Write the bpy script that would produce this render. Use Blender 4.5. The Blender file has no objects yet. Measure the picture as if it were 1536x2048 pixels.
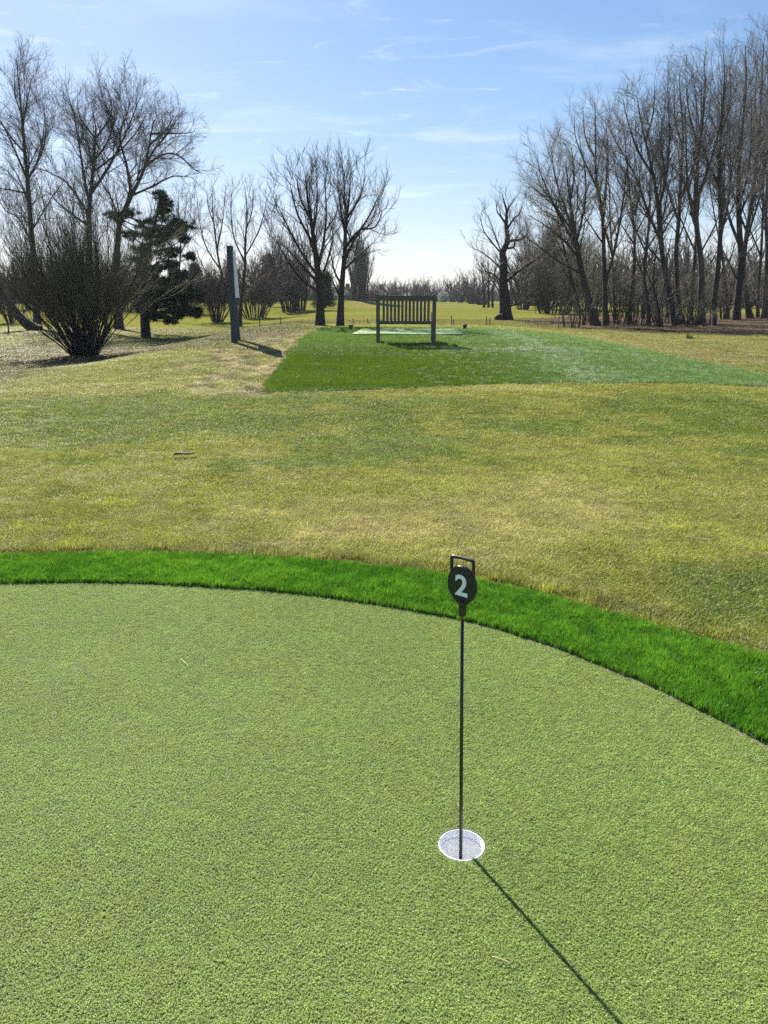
import bpy, math, random
import numpy as np
from mathutils import Vector

# ------------------------------------------------------------------ camera
F_PX = 1538.0            # focal length in photograph pixels (1536 x 2048)
PITCH = math.radians(15.69)
CAM_H = 1.228
SUN_AZ = math.radians(28)    # to the left of straight ahead
SUN_EL = math.radians(37)

sc = bpy.context.scene
cam_d = bpy.data.cameras.new("camera"); cam = bpy.data.objects.new("camera", cam_d)
sc.collection.objects.link(cam); sc.camera = cam
cam.location = (0, 0, CAM_H)
cam.rotation_euler = (math.radians(90) - PITCH, 0, 0)
cam_d.sensor_fit = 'VERTICAL'; cam_d.sensor_height = 24.0
cam_d.lens = 24.0 * F_PX / 2048.0
cam_d.clip_start = 0.05; cam_d.clip_end = 5000

# ------------------------------------------------------------------ world and sun
world = bpy.data.worlds.new("World"); sc.world = world; world.use_nodes = True
wn = world.node_tree.nodes; wl = world.node_tree.links
wn.clear()
w_out = wn.new('ShaderNodeOutputWorld'); w_bg = wn.new('ShaderNodeBackground')
sky = wn.new('ShaderNodeTexSky'); sky.sky_type = 'NISHITA'; sky.sun_disc = False
sky.sun_elevation = SUN_EL
# Nishita: rotation 0 puts the sun at +Y, positive turns it clockwise seen from above
sky.sun_rotation = -SUN_AZ
sky.air_density = 1.0; sky.dust_density = 0.35; sky.ozone_density = 3.0; sky.altitude = 50
tc = wn.new('ShaderNodeTexCoord')
# thin high cloud: direction projected on a high plane, stretched along one axis
sep = wn.new('ShaderNodeSeparateXYZ'); wl.new(tc.outputs['Generated'], sep.inputs[0])
zz = wn.new('ShaderNodeMath'); zz.operation = 'MAXIMUM'; zz.inputs[1].default_value = 0.0; wl.new(sep.outputs['Z'], zz.inputs[0])
za = wn.new('ShaderNodeMath'); za.operation = 'ADD'; za.inputs[1].default_value = 0.09; wl.new(zz.outputs[0], za.inputs[0])
dx = wn.new('ShaderNodeMath'); dx.operation = 'DIVIDE'; wl.new(sep.outputs['X'], dx.inputs[0]); wl.new(za.outputs[0], dx.inputs[1])
dy = wn.new('ShaderNodeMath'); dy.operation = 'DIVIDE'; wl.new(sep.outputs['Y'], dy.inputs[0]); wl.new(za.outputs[0], dy.inputs[1])
cmb = wn.new('ShaderNodeCombineXYZ'); wl.new(dx.outputs[0], cmb.inputs[0]); wl.new(dy.outputs[0], cmb.inputs[1])
def cloud_layer(rot, scale, nscale, detail, rough, dist, lo, hi, amount, seed):
    mp = wn.new('ShaderNodeMapping'); mp.inputs['Rotation'].default_value = (0, 0, rot)
    mp.inputs['Scale'].default_value = scale; mp.inputs['Location'].default_value = seed
    wl.new(cmb.outputs[0], mp.inputs['Vector'])
    n = wn.new('ShaderNodeTexNoise'); n.inputs['Scale'].default_value = nscale
    n.inputs['Detail'].default_value = detail; n.inputs['Roughness'].default_value = rough
    n.inputs['Distortion'].default_value = dist
    wl.new(mp.outputs[0], n.inputs['Vector'])
    r = wn.new('ShaderNodeMapRange'); r.interpolation_type = 'SMOOTHSTEP'
    r.inputs['From Min'].default_value = lo; r.inputs['From Max'].default_value = hi
    r.inputs['To Max'].default_value = amount
    wl.new(n.outputs['Fac'], r.inputs['Value'])
    return r.outputs[0]
c1 = cloud_layer(0.6, (1.0, 1.9, 1), 0.9, 8, 0.6, 0.6, 0.49, 0.82, 0.42, (3.1, 1.7, 0))
c2 = cloud_layer(0.95, (1.0, 3.0, 1), 2.0, 9, 0.68, 1.6, 0.54, 0.80, 0.42, (7.4, 2.2, 0))
# low cumulus bank near the horizon
mp3 = wn.new('ShaderNodeMapping'); mp3.inputs['Scale'].default_value = (3.2, 3.2, 11)
mp3.inputs['Location'].default_value = (0.4, 0.0, 0.3)
wl.new(tc.outputs['Generated'], mp3.inputs['Vector'])
n3 = wn.new('ShaderNodeTexNoise'); n3.inputs['Scale'].default_value = 4.5; n3.inputs['Detail'].default_value = 8
n3.inputs['Roughness'].default_value = 0.6; wl.new(mp3.outputs[0], n3.inputs['Vector'])
r3 = wn.new('ShaderNodeMapRange'); r3.interpolation_type = 'SMOOTHSTEP'
r3.inputs['From Min'].default_value = 0.50; r3.inputs['From Max'].default_value = 0.63; wl.new(n3.outputs['Fac'], r3.inputs['Value'])
e3 = wn.new('ShaderNodeMapRange'); e3.interpolation_type = 'SMOOTHSTEP'
e3.inputs['From Min'].default_value = 0.078; e3.inputs['From Max'].default_value = 0.04
e3.inputs['To Min'].default_value = 0.0; e3.inputs['To Max'].default_value = 0.75
wl.new(sep.outputs['Z'], e3.inputs['Value'])
m3 = wn.new('ShaderNodeMath'); m3.operation = 'MULTIPLY'; wl.new(r3.outputs[0], m3.inputs[0]); wl.new(e3.outputs[0], m3.inputs[1])
mx = wn.new('ShaderNodeMath'); mx.operation = 'MAXIMUM'; wl.new(c1, mx.inputs[0]); wl.new(c2, mx.inputs[1])
mx2 = wn.new('ShaderNodeMath'); mx2.operation = 'MAXIMUM'; wl.new(mx.outputs[0], mx2.inputs[0]); wl.new(m3.outputs[0], mx2.inputs[1])
cm = wn.new('ShaderNodeMix'); cm.data_type = 'RGBA'
wl.new(mx2.outputs[0], cm.inputs[0]); pass
# sky brightness compressed to even out the glare round the sun: c / (1 + k c) keeps the hue and holds the brightest part back
def vmath(op, a, b):
    v = wn.new('ShaderNodeVectorMath'); v.operation = op
    for i, q in ((0, a), (1, b)):
        if isinstance(q, bpy.types.NodeSocket): wl.new(q, v.inputs[i])
        else: v.inputs[i].default_value = q
    return v.outputs[0]
SKYK = 0.07
sky_h = wn.new('ShaderNodeHueSaturation'); sky_h.inputs['Saturation'].default_value = 1.16
wl.new(sky.outputs[0], sky_h.inputs['Color'])
sky_c = vmath('DIVIDE', vmath('MULTIPLY', sky_h.outputs[0], (0.97, 0.98, 1.10)), vmath('ADD', vmath('MULTIPLY', sky_h.outputs[0], (SKYK, SKYK, SKYK)), (1, 1, 1)))
[q for q in cm.inputs if q.name == 'A' and q.type == 'RGBA'][0]; wl.new(sky_c, [q for q in cm.inputs if q.name == 'A' and q.type == 'RGBA'][0])
# cloud brightness follows the sky behind it, whitened
cb = wn.new('ShaderNodeHueSaturation'); cb.inputs['Saturation'].default_value = 0.25; cb.inputs['Value'].default_value = 1.35
wl.new(sky_c, cb.inputs['Color'])
wl.new(cb.outputs[0], [q for q in cm.inputs if q.name == 'B' and q.type == 'RGBA'][0])
wl.new([q for q in cm.outputs if q.type == 'RGBA'][0], w_bg.inputs[0]); w_bg.inputs[1].default_value = 0.078
wl.new(w_bg.outputs[0], w_out.inputs[0])

sun_d = bpy.data.lights.new("sun", 'SUN'); sun = bpy.data.objects.new("sun", sun_d)
sc.collection.objects.link(sun)
sun_d.energy = 5.0; sun_d.angle = math.radians(0.55); sun_d.color = (1.0, 0.94, 0.80)
sdir = Vector((-math.sin(SUN_AZ) * math.cos(SUN_EL), math.cos(SUN_AZ) * math.cos(SUN_EL), math.sin(SUN_EL)))
sun.rotation_euler = sdir.to_track_quat('Z', 'Y').to_euler()
sun.location = (0, 0, 30)

vs = sc.view_settings
vs.view_transform = 'Standard'; vs.look = 'None'; vs.gamma = 1; vs.exposure = 1.2; vs.use_curve_mapping = False
sc.cycles.max_bounces = 6; sc.cycles.diffuse_bounces = 3; sc.cycles.glossy_bounces = 2
sc.cycles.transmission_bounces = 3; sc.cycles.transparent_max_bounces = 6
sc.cycles.use_adaptive_sampling = False
sc.cycles.use_denoising = False
try:
    sc.cycles.denoiser = 'OPENIMAGEDENOISE'; sc.cycles.denoising_input_passes = 'RGB_ALBEDO_NORMAL'; sc.cycles.denoising_prefilter = 'ACCURATE'
except Exception: pass
sc.cycles.sample_clamp_indirect = 1.5

# ------------------------------------------------------------------ helpers
CP, SP = math.cos(PITCH), math.sin(PITCH)
def pt(u, v, D):
    """world point seen at photograph pixel (u, v) at distance D ahead of the camera"""
    xc = (u - 768.0) / F_PX; yc = (v - 1024.0) / F_PX
    t = D / (CP - yc * SP)
    return (xc * t, D, CAM_H - t * (SP + yc * CP))
def gnd(u, v, z=0.0):
    xc = (u - 768.0) / F_PX; yc = (v - 1024.0) / F_PX
    t = (CAM_H - z) / (SP + yc * CP)
    return (xc * t, t * (CP - yc * SP))

def ss(a, b, x):
    t = np.clip((x - a) / (b - a), 0, 1); return t * t * (3 - 2 * t)

RNG = np.random.default_rng(7)

def vnoise(x, y, seed=0):
    """smooth value noise, vectorised"""
    xi = np.floor(x).astype(np.int64); yi = np.floor(y).astype(np.int64)
    fx = x - xi; fy = y - yi; fx = fx * fx * (3 - 2 * fx); fy = fy * fy * (3 - 2 * fy)
    def h(a, b):
        n = (a * 374761393 + b * 668265263 + seed * 1442695041) & 0x7fffffff
        n = ((n ^ (n >> 13)) * 1274126177) & 0x7fffffff
        return ((n ^ (n >> 16)) & 0xffff) / 65535.0
    return (h(xi, yi) * (1 - fx) + h(xi + 1, yi) * fx) * (1 - fy) + (h(xi, yi + 1) * (1 - fx) + h(xi + 1, yi + 1) * fx) * fy

def in_poly(x, y, poly):
    inside = np.zeros(x.shape, bool)
    n = len(poly)
    for i in range(n):
        x0, y0 = poly[i]; x1, y1 = poly[(i + 1) % n]
        c = ((y0 > y) != (y1 > y))
        with np.errstate(divide='ignore', invalid='ignore'):
            xs = (x1 - x0) * (y - y0) / (y1 - y0 + 1e-12) + x0
        inside ^= c & (x < xs)
    return inside
def dist_poly(x, y, poly, closed=True):
    d = np.full(x.shape, 1e9)
    n = len(poly)
    for i in range(n if closed else n - 1):
        x0, y0 = poly[i]; x1, y1 = poly[(i + 1) % n]
        vx, vy = x1 - x0, y1 - y0; L = vx * vx + vy * vy + 1e-12
        t = np.clip(((x - x0) * vx + (y - y0) * vy) / L, 0, 1)
        d = np.minimum(d, np.hypot(x - x0 - t * vx, y - y0 - t * vy))
    return d
def smooth_line(pts, n=8):
    """Catmull-Rom through the points"""
    p = [pts[0]] + list(pts) + [pts[-1]]; out = []
    for i in range(1, len(p) - 2):
        for k in range(n):
            t = k / n
            out.append(tuple(0.5 * (2 * p[i][j] + (p[i + 1][j] - p[i - 1][j]) * t + (2 * p[i - 1][j] - 5 * p[i][j] + 4 * p[i + 1][j] - p[i + 2][j]) * t * t
                       + (3 * p[i][j] - p[i - 1][j] - 3 * p[i + 1][j] + p[i + 2][j]) * t ** 3) for j in range(len(p[0]))))
    out.append(tuple(pts[-1])); return out

def link(o, parent=None):
    sc.collection.objects.link(o)
    if parent is not None: o.parent = parent
    return o
def mesh_np(name, V, faces=None, mat=None, parent=None, smooth=True, counts=None, loops=None):
    """V (n,3); faces (m,k) array, or loops + counts"""
    me = bpy.data.meshes.new(name)
    V = np.asarray(V, np.float32)
    me.vertices.add(len(V)); me.vertices.foreach_set("co", V.ravel())
    if faces is not None:
        faces = np.asarray(faces, np.int32)
        loops = faces.ravel(); counts = np.full(len(faces), faces.shape[1], np.int32)
    if loops is not None and len(loops):
        me.loops.add(len(loops)); me.loops.foreach_set("vertex_index", np.asarray(loops, np.int32))
        me.polygons.add(len(counts))
        st = np.concatenate([[0], np.cumsum(counts)[:-1]]).astype(np.int32)
        me.polygons.foreach_set("loop_start", st)
        me.polygons.foreach_set("use_smooth", np.full(len(counts), smooth, bool))
    me.update(calc_edges=True)
    if mat is not None: me.materials.append(mat)
    o = bpy.data.objects.new(name, me)
    return link(o, parent)
def tag(o, label=None, cat=None, group=None, kind=None):
    if label: o['label'] = label
    if cat: o['category'] = cat
    if group: o['group'] = group
    if kind: o['kind'] = kind
    return o
def thing(name, label, cat, loc=(0, 0, 0), group=None):
    o = bpy.data.objects.new(name, None); link(o); o.location = loc; o.empty_display_size = 0.2
    return tag(o, label, cat, group)

class MB:
    """collects simple solids into one mesh"""
    def __init__(s): s.V = []; s.L = []; s.C = []
    def add(s, V, faces):
        b = len(s.V); s.V += [tuple(v) for v in V]
        for f in faces: s.L += [b + i for i in f]; s.C.append(len(f))
    def box(s, c, size, rz=0.0, shear=(0, 0), taper=1.0):
        hx, hy, hz = size[0] / 2, size[1] / 2, size[2] / 2
        V = []
        for dz in (-1, 1):
            k = 1.0 if dz < 0 else taper
            for dx, dy in ((-1, -1), (1, -1), (1, 1), (-1, 1)):
                x, y = dx * hx * k + shear[0] * (dz + 1) / 2, dy * hy * k + shear[1] * (dz + 1) / 2
                V.append((c[0] + x * math.cos(rz) - y * math.sin(rz), c[1] + x * math.sin(rz) + y * math.cos(rz), c[2] + dz * hz))
        s.add(V, [(3, 2, 1, 0), (4, 5, 6, 7), (0, 1, 5, 4), (1, 2, 6, 5), (2, 3, 7, 6), (3, 0, 4, 7)])
    def tube(s, pts, rad, n=12, cap=True):
        P = [Vector(p) for p in pts]; rs = rad if hasattr(rad, '__len__') else [rad] * len(P)
        V = []
        up = Vector((0.13, 0.31, 0.94))
        for i, p in enumerate(P):
            d = (P[min(i + 1, len(P) - 1)] - P[max(i - 1, 0)]).normalized()
            a = d.cross(up)
            if a.length < 1e-3: a = d.cross(Vector((1, 0, 0)))
            a.normalize(); b = d.cross(a)
            for k in range(n):
                t = 2 * math.pi * k / n
                V.append(p + a * (rs[i] * math.cos(t)) + b * (rs[i] * math.sin(t)))
        Fs = []
        for i in range(len(P) - 1):
            for k in range(n):
                k2 = (k + 1) % n
                Fs.append((i * n + k, i * n + k2, (i + 1) * n + k2, (i + 1) * n + k))
        if cap:
            Fs.append(tuple(range(n - 1, -1, -1))); Fs.append(tuple((len(P) - 1) * n + k for k in range(n)))
        s.add(V, Fs)
    def lathe(s, c, prof, n=24, cap0=True, cap1=True):
        V = [(c[0] + r * math.cos(2 * math.pi * k / n), c[1] + r * math.sin(2 * math.pi * k / n), c[2] + z) for r, z in prof for k in range(n)]
        Fs = []
        for i in range(len(prof) - 1):
            for k in range(n):
                k2 = (k + 1) % n; Fs.append((i * n + k, i * n + k2, (i + 1) * n + k2, (i + 1) * n + k))
        if cap0: Fs.append(tuple(range(n - 1, -1, -1)))
        if cap1: Fs.append(tuple((len(prof) - 1) * n + k for k in range(n)))
        s.add(V, Fs)
    def build(s, name, mat, parent=None, smooth=False, bevel=0.0):
        o = mesh_np(name, np.array(s.V), mat=mat, parent=parent, smooth=smooth, counts=np.array(s.C), loops=np.array(s.L))
        if bevel:
            m = o.modifiers.new("bevel", 'BEVEL'); m.width = bevel; m.segments = 2; m.limit_method = 'ANGLE'
        return o

# ------------------------------------------------------------------ materials
def new_mat(name):
    m = bpy.data.materials.new(name); m.use_nodes = True
    n = m.node_tree.nodes; n.clear()
    out = n.new('ShaderNodeOutputMaterial')
    return m, n, m.node_tree.links, out
def N(n, t, **kw):
    x = n.new(t)
    for k, v in kw.items():
        if k in x.inputs: x.inputs[k].default_value = v
        else: setattr(x, k, v)
    return x
def noise(n, l, vec, scale, detail=4, rough=0.55, dist=0.0):
    t = N(n, 'ShaderNodeTexNoise', Scale=scale, Detail=detail, Roughness=rough, Distortion=dist)
    if vec is not None: l.new(vec, t.inputs['Vector'])
    return t.outputs['Fac']
def ramp(n, l, fac, stops, interp='LINEAR'):
    r = n.new('ShaderNodeValToRGB'); r.color_ramp.interpolation = interp
    e = r.color_ramp.elements
    while len(e) < len(stops): e.new(0.5)
    for i, (p, c) in enumerate(stops):
        e[i].position = p; e[i].color = (c[0], c[1], c[2], 1) if hasattr(c, '__len__') else (c, c, c, 1)
    l.new(fac, r.inputs[0]); return r.outputs[0]
def mixc(n, l, fac, a, b, blend='MIX'):
    m = n.new('ShaderNodeMix'); m.data_type = 'RGBA'; m.blend_type = blend
    for v, k in ((fac, 'Factor'), (a, 'A'), (b, 'B')):
        s = m.inputs[k]
        if k != 'Factor':
            s = [q for q in m.inputs if q.name == k and q.type == 'RGBA'][0]
        else:
            s = m.inputs[0]
        if hasattr(v, 'links') or isinstance(v, bpy.types.NodeSocket): l.new(v, s)
        elif hasattr(v, '__len__'): s.default_value = (v[0], v[1], v[2], 1)
        else: s.default_value = v
    return [q for q in m.outputs if q.type == 'RGBA'][0]
def maprange(n, l, v, a, b, c=0.0, d=1.0, smooth=True):
    r = n.new('ShaderNodeMapRange')
    if smooth: r.interpolation_type = 'SMOOTHSTEP'
    for i, q in zip((1, 2, 3, 4), (a, b, c, d)): r.inputs[i].default_value = q
    l.new(v, r.inputs[0]); return r.outputs[0]
def math_n(n, l, op, a, b=None):
    m = n.new('ShaderNodeMath'); m.operation = op
    for v, i in ((a, 0), (b, 1)):
        if v is None: continue
        if isinstance(v, bpy.types.NodeSocket): l.new(v, m.inputs[i])
        else: m.inputs[i].default_value = v
    return m.outputs[0]
def simple_mat(name, col, rough=0.6, var=0.15, nscale=20, metal=0.0, bump=0.0, spec=0.5, stretch=None):
    m, n, l, out = new_mat(name)
    b = N(n, 'ShaderNodeBsdfPrincipled', Roughness=rough, Metallic=metal)
    b.inputs['Specular IOR Level'].default_value = spec
    t = n.new('ShaderNodeTexCoord'); vec = t.outputs['Object']
    if stretch:
        mp = N(n, 'ShaderNodeMapping'); mp.inputs['Scale'].default_value = stretch; l.new(vec, mp.inputs['Vector']); vec = mp.outputs[0]
    f = noise(n, l, vec, nscale, 6, 0.6)
    c = ramp(n, l, f, [(0.25, [x * (1 - var) for x in col]), (0.75, [min(1, x * (1 + var)) for x in col])])
    l.new(c, b.inputs['Base Color'])
    if bump:
        bp = N(n, 'ShaderNodeBump', Strength=bump, Distance=0.01); l.new(f, bp.inputs['Height']); l.new(bp.outputs[0], b.inputs['Normal'])
    l.new(b.outputs[0], out.inputs[0]); return m

# ------------------------------------------------------------------ terrain shape
def height(x, y):
    x = np.asarray(x, float); y = np.asarray(y, float)
    m = (0.45 * ss(10.4, 16.6, y) + 0.55 * np.clip((y - 10.9) / 5.6, 0, 1)) * (1 - ss(25.5, 31, y)) * ss(-7.0, -2.7, x) * (1 - ss(3.0, 7.2, x))
    h = 0.31 * m
    h = h + 0.09 * ss(6.8, 10.4, y) * (1 - ss(10.6, 15.6, y)) * ss(-5.5, -2.0, x) * (1 - ss(3.0, 7.2, x))
    h = h - 0.44 * (1 - ss(-8.5, -3.9, x)) * ss(12.0, 17, y) * (1 - ss(55, 90, y))
    h = h + 0.03 * (vnoise(x / 2.3, y / 2.3, 3) - 0.5) * ss(4.2, 6.5, y)
    h = h + 0.03 * (vnoise(x / 0.5, y / 0.5, 5) - 0.5) * ss(4.2, 6.5, y) * (1 - ss(25, 40, y))
    h = h + 0.5 * (vnoise(x / 22.0, y / 26.0, 11) - 0.45) * ss(45, 90, y) * (1 - ss(200, 260, y))
    h = h + 0.75 * np.exp(-((x + 6) / 11) ** 2 - ((y - 112) / 9) ** 2)
    h = h + 0.45 * np.exp(-((x + 14) / 8) ** 2 - ((y - 72) / 5) ** 2)
    return h
def hgt(x, y): return float(height(np.array([x]), np.array([y]))[0])
def hit(u, v, dmax=400.0):
    """ground point seen at photograph pixel (u, v)"""
    D = 1.0
    while D < dmax:
        p = pt(u, v, D)
        if p[2] <= hgt(p[0], p[1]):
            lo, hi = D / 1.02, D
            for _ in range(20):
                m = (lo + hi) / 2; q = pt(u, v, m)
                if q[2] <= hgt(q[0], q[1]): hi = m
                else: lo = m
            q = pt(u, v, hi); return (q[0], q[1])
        D *= 1.02
    q = pt(u, v, dmax); return (q[0], q[1])

# ------------------------------------------------------------------ outlines on the ground
inner = [gnd(u, v) for u, v in ((-260, 1172), (0, 1168), (150, 1166), (300, 1169), (450, 1177), (600, 1189), (760, 1212), (922, 1241), (1030, 1270), (1130, 1304), (1215, 1338), (1300, 1372), (1420, 1432), (1536, 1492), (1640, 1555))]
outer = [gnd(u, v + 9) for u, v in ((-300, 1112), (0, 1106), (150, 1101), (300, 1101), (450, 1105), (600, 1113), (760, 1128), (880, 1142), (1000, 1165), (1100, 1186), (1180, 1210), (1270, 1234), (1350, 1260), (1450, 1285), (1560, 1316), (1700, 1362))]
green_poly = smooth_line(inner, 6) + [(2.15, 1.0), (2.5, 0.0), (2.6, -3.0), (-6.5, -3.0), (-5.5, 1.5)]
collar_out = smooth_line(outer, 6)
collar_poly = collar_out + [(3.0, 1.2), (3.2, 0.0), (3.2, -3.4), (-7.2, -3.4), (-6.2, 1.5)]
HOLE = gnd(923.5, 1689); HOLE_R = 0.054

tee_px = ([(530, 783), (545, 757), (562, 730), (580, 703), (597, 684), (620, 668), (646, 656.5)],
          [(972, 656.5), (1040, 662), (1110, 669), (1200, 683), (1330, 711), (1440, 733), (1536, 752), (1640, 772)],
          [(1640, 778), (1536, 775), (1420, 770), (1300, 766), (1150, 765), (1000, 768), (900, 773), (800, 777), (650, 783), (600, 785)])
tee_poly = [hit(u, v) for part in tee_px for u, v in part]
mat_poly = [hit(u, v) for u, v in ((703, 672), (722, 661.0), (908, 660.5), (931, 671.5))]
brown_bank = [hit(u, v) for u, v in ((395, 780), (420, 740), (455, 700), (500, 685), (560, 672), (650, 657), (600, 690), (560, 735), (525, 785))]
wood_floor = [hit(1100, 652), hit(1180, 657), hit(1260, 661), hit(1400, 665), hit(1536, 669), hit(1750, 673), (60, 60), (16, 52), (8, 45)]
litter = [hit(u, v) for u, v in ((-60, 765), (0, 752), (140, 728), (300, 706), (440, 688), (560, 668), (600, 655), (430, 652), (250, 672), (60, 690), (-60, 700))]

GREEN = np.array((0.125, 0.190, 0.014)); STRAW = np.array((0.43, 0.385, 0.150)); OLIVE = np.array((0.250, 0.268, 0.034))
FAIR = np.array((0.205, 0.215, 0.048)); BROWN = np.array((0.13, 0.10, 0.06)); PALE = np.array((0.46, 0.39, 0.22))
def lerp(a, b, t): return a + (b - a) * t[:, None]
def lawn_col(x, y):
    """colour of the turf itself, dead straw against living green, in patches"""
    n1 = vnoise(x / 1.7 + 3, y / 1.5, 21); n2 = vnoise(x / 0.55, y / 0.45, 22); n3 = vnoise(x / 0.14, y / 0.14, 23)
    n4 = vnoise(x / 4.5 + 9, y / 3.0, 24)
    k = 0.30 * n1 + 0.27 * n2 + 0.20 * n3 + 0.23 * n4
    # where the lawn is driest
    dry = 0.14 * ss(3.4, 3.9, y) * (1 - ss(4.6, 6.2, y)) * (1 - ss(0.6, 2.6, x)) + 0.16 * ss(9.0, 10.3, y) * (1 - ss(11.0, 12.5, y))
    dry = dry + 0.18 * np.exp(-((x - 0.5) / 1.6) ** 2 - ((y - 4.0) / 0.7) ** 2)
    lush = 0.05 + 0.20 * np.exp(-((y - 7.6) / 1.3) ** 2) + 0.10 * np.exp(-((y - 5.7) / 0.5) ** 2) + 0.12 * ss(1.5, 4, x)
    k = k + dry - lush
    c = lerp(np.tile(GREEN, (len(x), 1)), np.tile(OLIVE, (len(x), 1)), ss(0.20, 0.45, k))
    c = lerp(c, np.tile(STRAW, (len(x), 1)), ss(0.46, 0.98, k))
    # rank green strip along the outside of the collar
    dc = dist_poly(x, y, collar_out, closed=False)
    m = (1 - ss(0.05, 0.28, dc)) * (0.35 + 0.65 * ss(0.35, 0.6, vnoise(x / 0.35, y / 0.3, 31)))
    c = lerp(c, np.tile(np.array((0.12, 0.135, 0.035)), (len(x), 1)), 0.75 * m * (y < 5))
    # greener left verge running back beside the mound
    c = lerp(c, np.tile(np.array((0.20, 0.22, 0.035)), (len(x), 1)), 0.6 * (1 - ss(-4.5, -2.8, x)) * ss(8, 11, y))
    c = lerp(c, lerp(np.tile(np.array((0.255, 0.215, 0.095)), (len(x), 1)), np.tile(np.array((0.185, 0.185, 0.050)), (len(x), 1)), vnoise(x / 0.8, y / 1.4, 49)), 0.75 * ss(3.2, 5.0, x) * ss(11.5, 14, y))
    # trodden dry bank
    m = np.clip(1 - dist_poly(x, y, brown_bank) / 0.9, 0, 1); m = np.where(in_poly(x, y, brown_bank), 1.0, m)
    c = lerp(c, lerp(np.tile(PALE, (len(x), 1)), np.tile(BROWN * 0.9, (len(x), 1)), ss(0.40, 0.62, vnoise(x / 0.16, y / 0.22, 41))), m * ss(0.1, 0.75, 0.5 * n2 + 0.5 * vnoise(x / 0.4 + 5, y / 0.5, 48)) * 0.85)
    # leaf litter hollow round the willow scrub, colour darkened further for tree shade
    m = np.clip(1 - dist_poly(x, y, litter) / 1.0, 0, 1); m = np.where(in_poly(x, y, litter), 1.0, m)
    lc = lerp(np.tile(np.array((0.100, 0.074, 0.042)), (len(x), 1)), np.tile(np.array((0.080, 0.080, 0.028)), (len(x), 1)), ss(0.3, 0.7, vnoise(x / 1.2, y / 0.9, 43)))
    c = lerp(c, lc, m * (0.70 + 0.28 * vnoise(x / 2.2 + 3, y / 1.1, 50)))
    # mown fairway beyond the tee
    m = ss(25, 31, y)
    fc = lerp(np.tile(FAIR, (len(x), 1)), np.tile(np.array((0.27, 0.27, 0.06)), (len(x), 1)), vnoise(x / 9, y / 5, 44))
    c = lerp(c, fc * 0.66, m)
    m = ss(0.55, 0.75, vnoise(x / 16 + 4, y / 11, 47)) * ss(45, 60, y)
    c = lerp(c, np.tile(np.array((0.21, 0.18, 0.065)), (len(x), 1)), 0.7 * m)
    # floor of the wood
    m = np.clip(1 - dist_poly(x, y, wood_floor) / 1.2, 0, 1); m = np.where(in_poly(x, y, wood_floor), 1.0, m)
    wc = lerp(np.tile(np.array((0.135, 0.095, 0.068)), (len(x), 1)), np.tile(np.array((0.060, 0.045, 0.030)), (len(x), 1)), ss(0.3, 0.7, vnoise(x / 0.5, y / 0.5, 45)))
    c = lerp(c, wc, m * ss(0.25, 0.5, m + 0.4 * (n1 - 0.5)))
    return c

def set_attr(o, name, typ, data, dom='POINT'):
    a = o.data.attributes.new(name, typ, dom)
    key = {'FLOAT': 'value', 'INT': 'value', 'FLOAT_VECTOR': 'vector', 'FLOAT_COLOR': 'color', 'BOOLEAN': 'value'}[typ]
    a.data.foreach_set(key, np.asarray(data).ravel())

# ground material: earth and thatch between the blades close by, whole turf further off
def ground_material():
    m, n, l, out = new_mat('turf_ground')
    b = N(n, 'ShaderNodeBsdfPrincipled', Roughness=1.0); b.inputs['Specular IOR Level'].default_value = 0.0
    a = N(n, 'ShaderNodeAttribute', attribute_name='col')
    th = N(n, 'ShaderNodeAttribute', attribute_name='thatch')
    g = n.new('ShaderNodeNewGeometry')
    f1 = noise(n, l, g.outputs['Position'], 55, 5, 0.7)
    mp = N(n, 'ShaderNodeMapping'); mp.inputs['Scale'].default_value = (1, 0.45, 1); l.new(g.outputs['Position'], mp.inputs['Vector'])
    f2 = noise(n, l, mp.outputs[0], 4.0, 8, 0.75)
    soil = mixc(n, l, 0.62, a.outputs['Color'], (0.07, 0.055, 0.03))
    base = mixc(n, l, th.outputs['Fac'], a.outputs['Color'], soil)
    v1 = maprange(n, l, f1, 0.3, 0.7, 0.75, 1.25); v2 = maprange(n, l, f2, 0.35, 0.65, 0.72, 1.25)
    v = math_n(n, l, 'MULTIPLY', v1, v2)
    cc = n.new('ShaderNodeVectorMath'); cc.operation = 'SCALE'; l.new(base, cc.inputs[0]); l.new(v, cc.inputs['Scale'])
    l.new(cc.outputs[0], b.inputs['Base Color'])
    bp = N(n, 'ShaderNodeBump', Strength=0.8, Distance=0.03); l.new(f2, bp.inputs['Height']); l.new(bp.outputs[0], b.inputs['Normal'])
    l.new(b.outputs[0], out.inputs[0]); return m
M_GROUND = ground_material()

def make_ground():
    ys = [-4.0]
    while ys[-1] < 1200:
        y = ys[-1]; ys.append(y + (0.12 if y < 5 else max(0.12, 0.018 * y)))
    ys = np.array(ys)
    t = np.linspace(-1, 1, 221); xs = np.sign(t) * (np.abs(t) ** 1.6)
    X = xs[None, :] * np.maximum(9, 2.4 * np.abs(ys))[:, None]; Y = np.repeat(ys[:, None], len(xs), 1)
    x = X.ravel(); y = Y.ravel()
    z = height(x, y)
    ins = in_poly(x, y, collar_poly); dd = dist_poly(x, y, collar_poly)
    z = z - np.where(ins, 0.28 * ss(0.0, 0.25, dd), 0)
    ny, nx = X.shape
    i = np.arange(ny - 1)[:, None] * nx + np.arange(nx - 1)[None, :]
    Fq = np.stack([i, i + 1, i + nx + 1, i + nx], -1).reshape(-1, 4)
    o = mesh_np('ground', np.stack([x, y, z], -1), Fq, M_GROUND); tag(o, kind='structure')
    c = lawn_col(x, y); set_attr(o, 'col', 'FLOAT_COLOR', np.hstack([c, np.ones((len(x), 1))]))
    set_attr(o, 'thatch', 'FLOAT', 1 - ss(14, 30, y))
    return o
make_ground()

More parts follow.
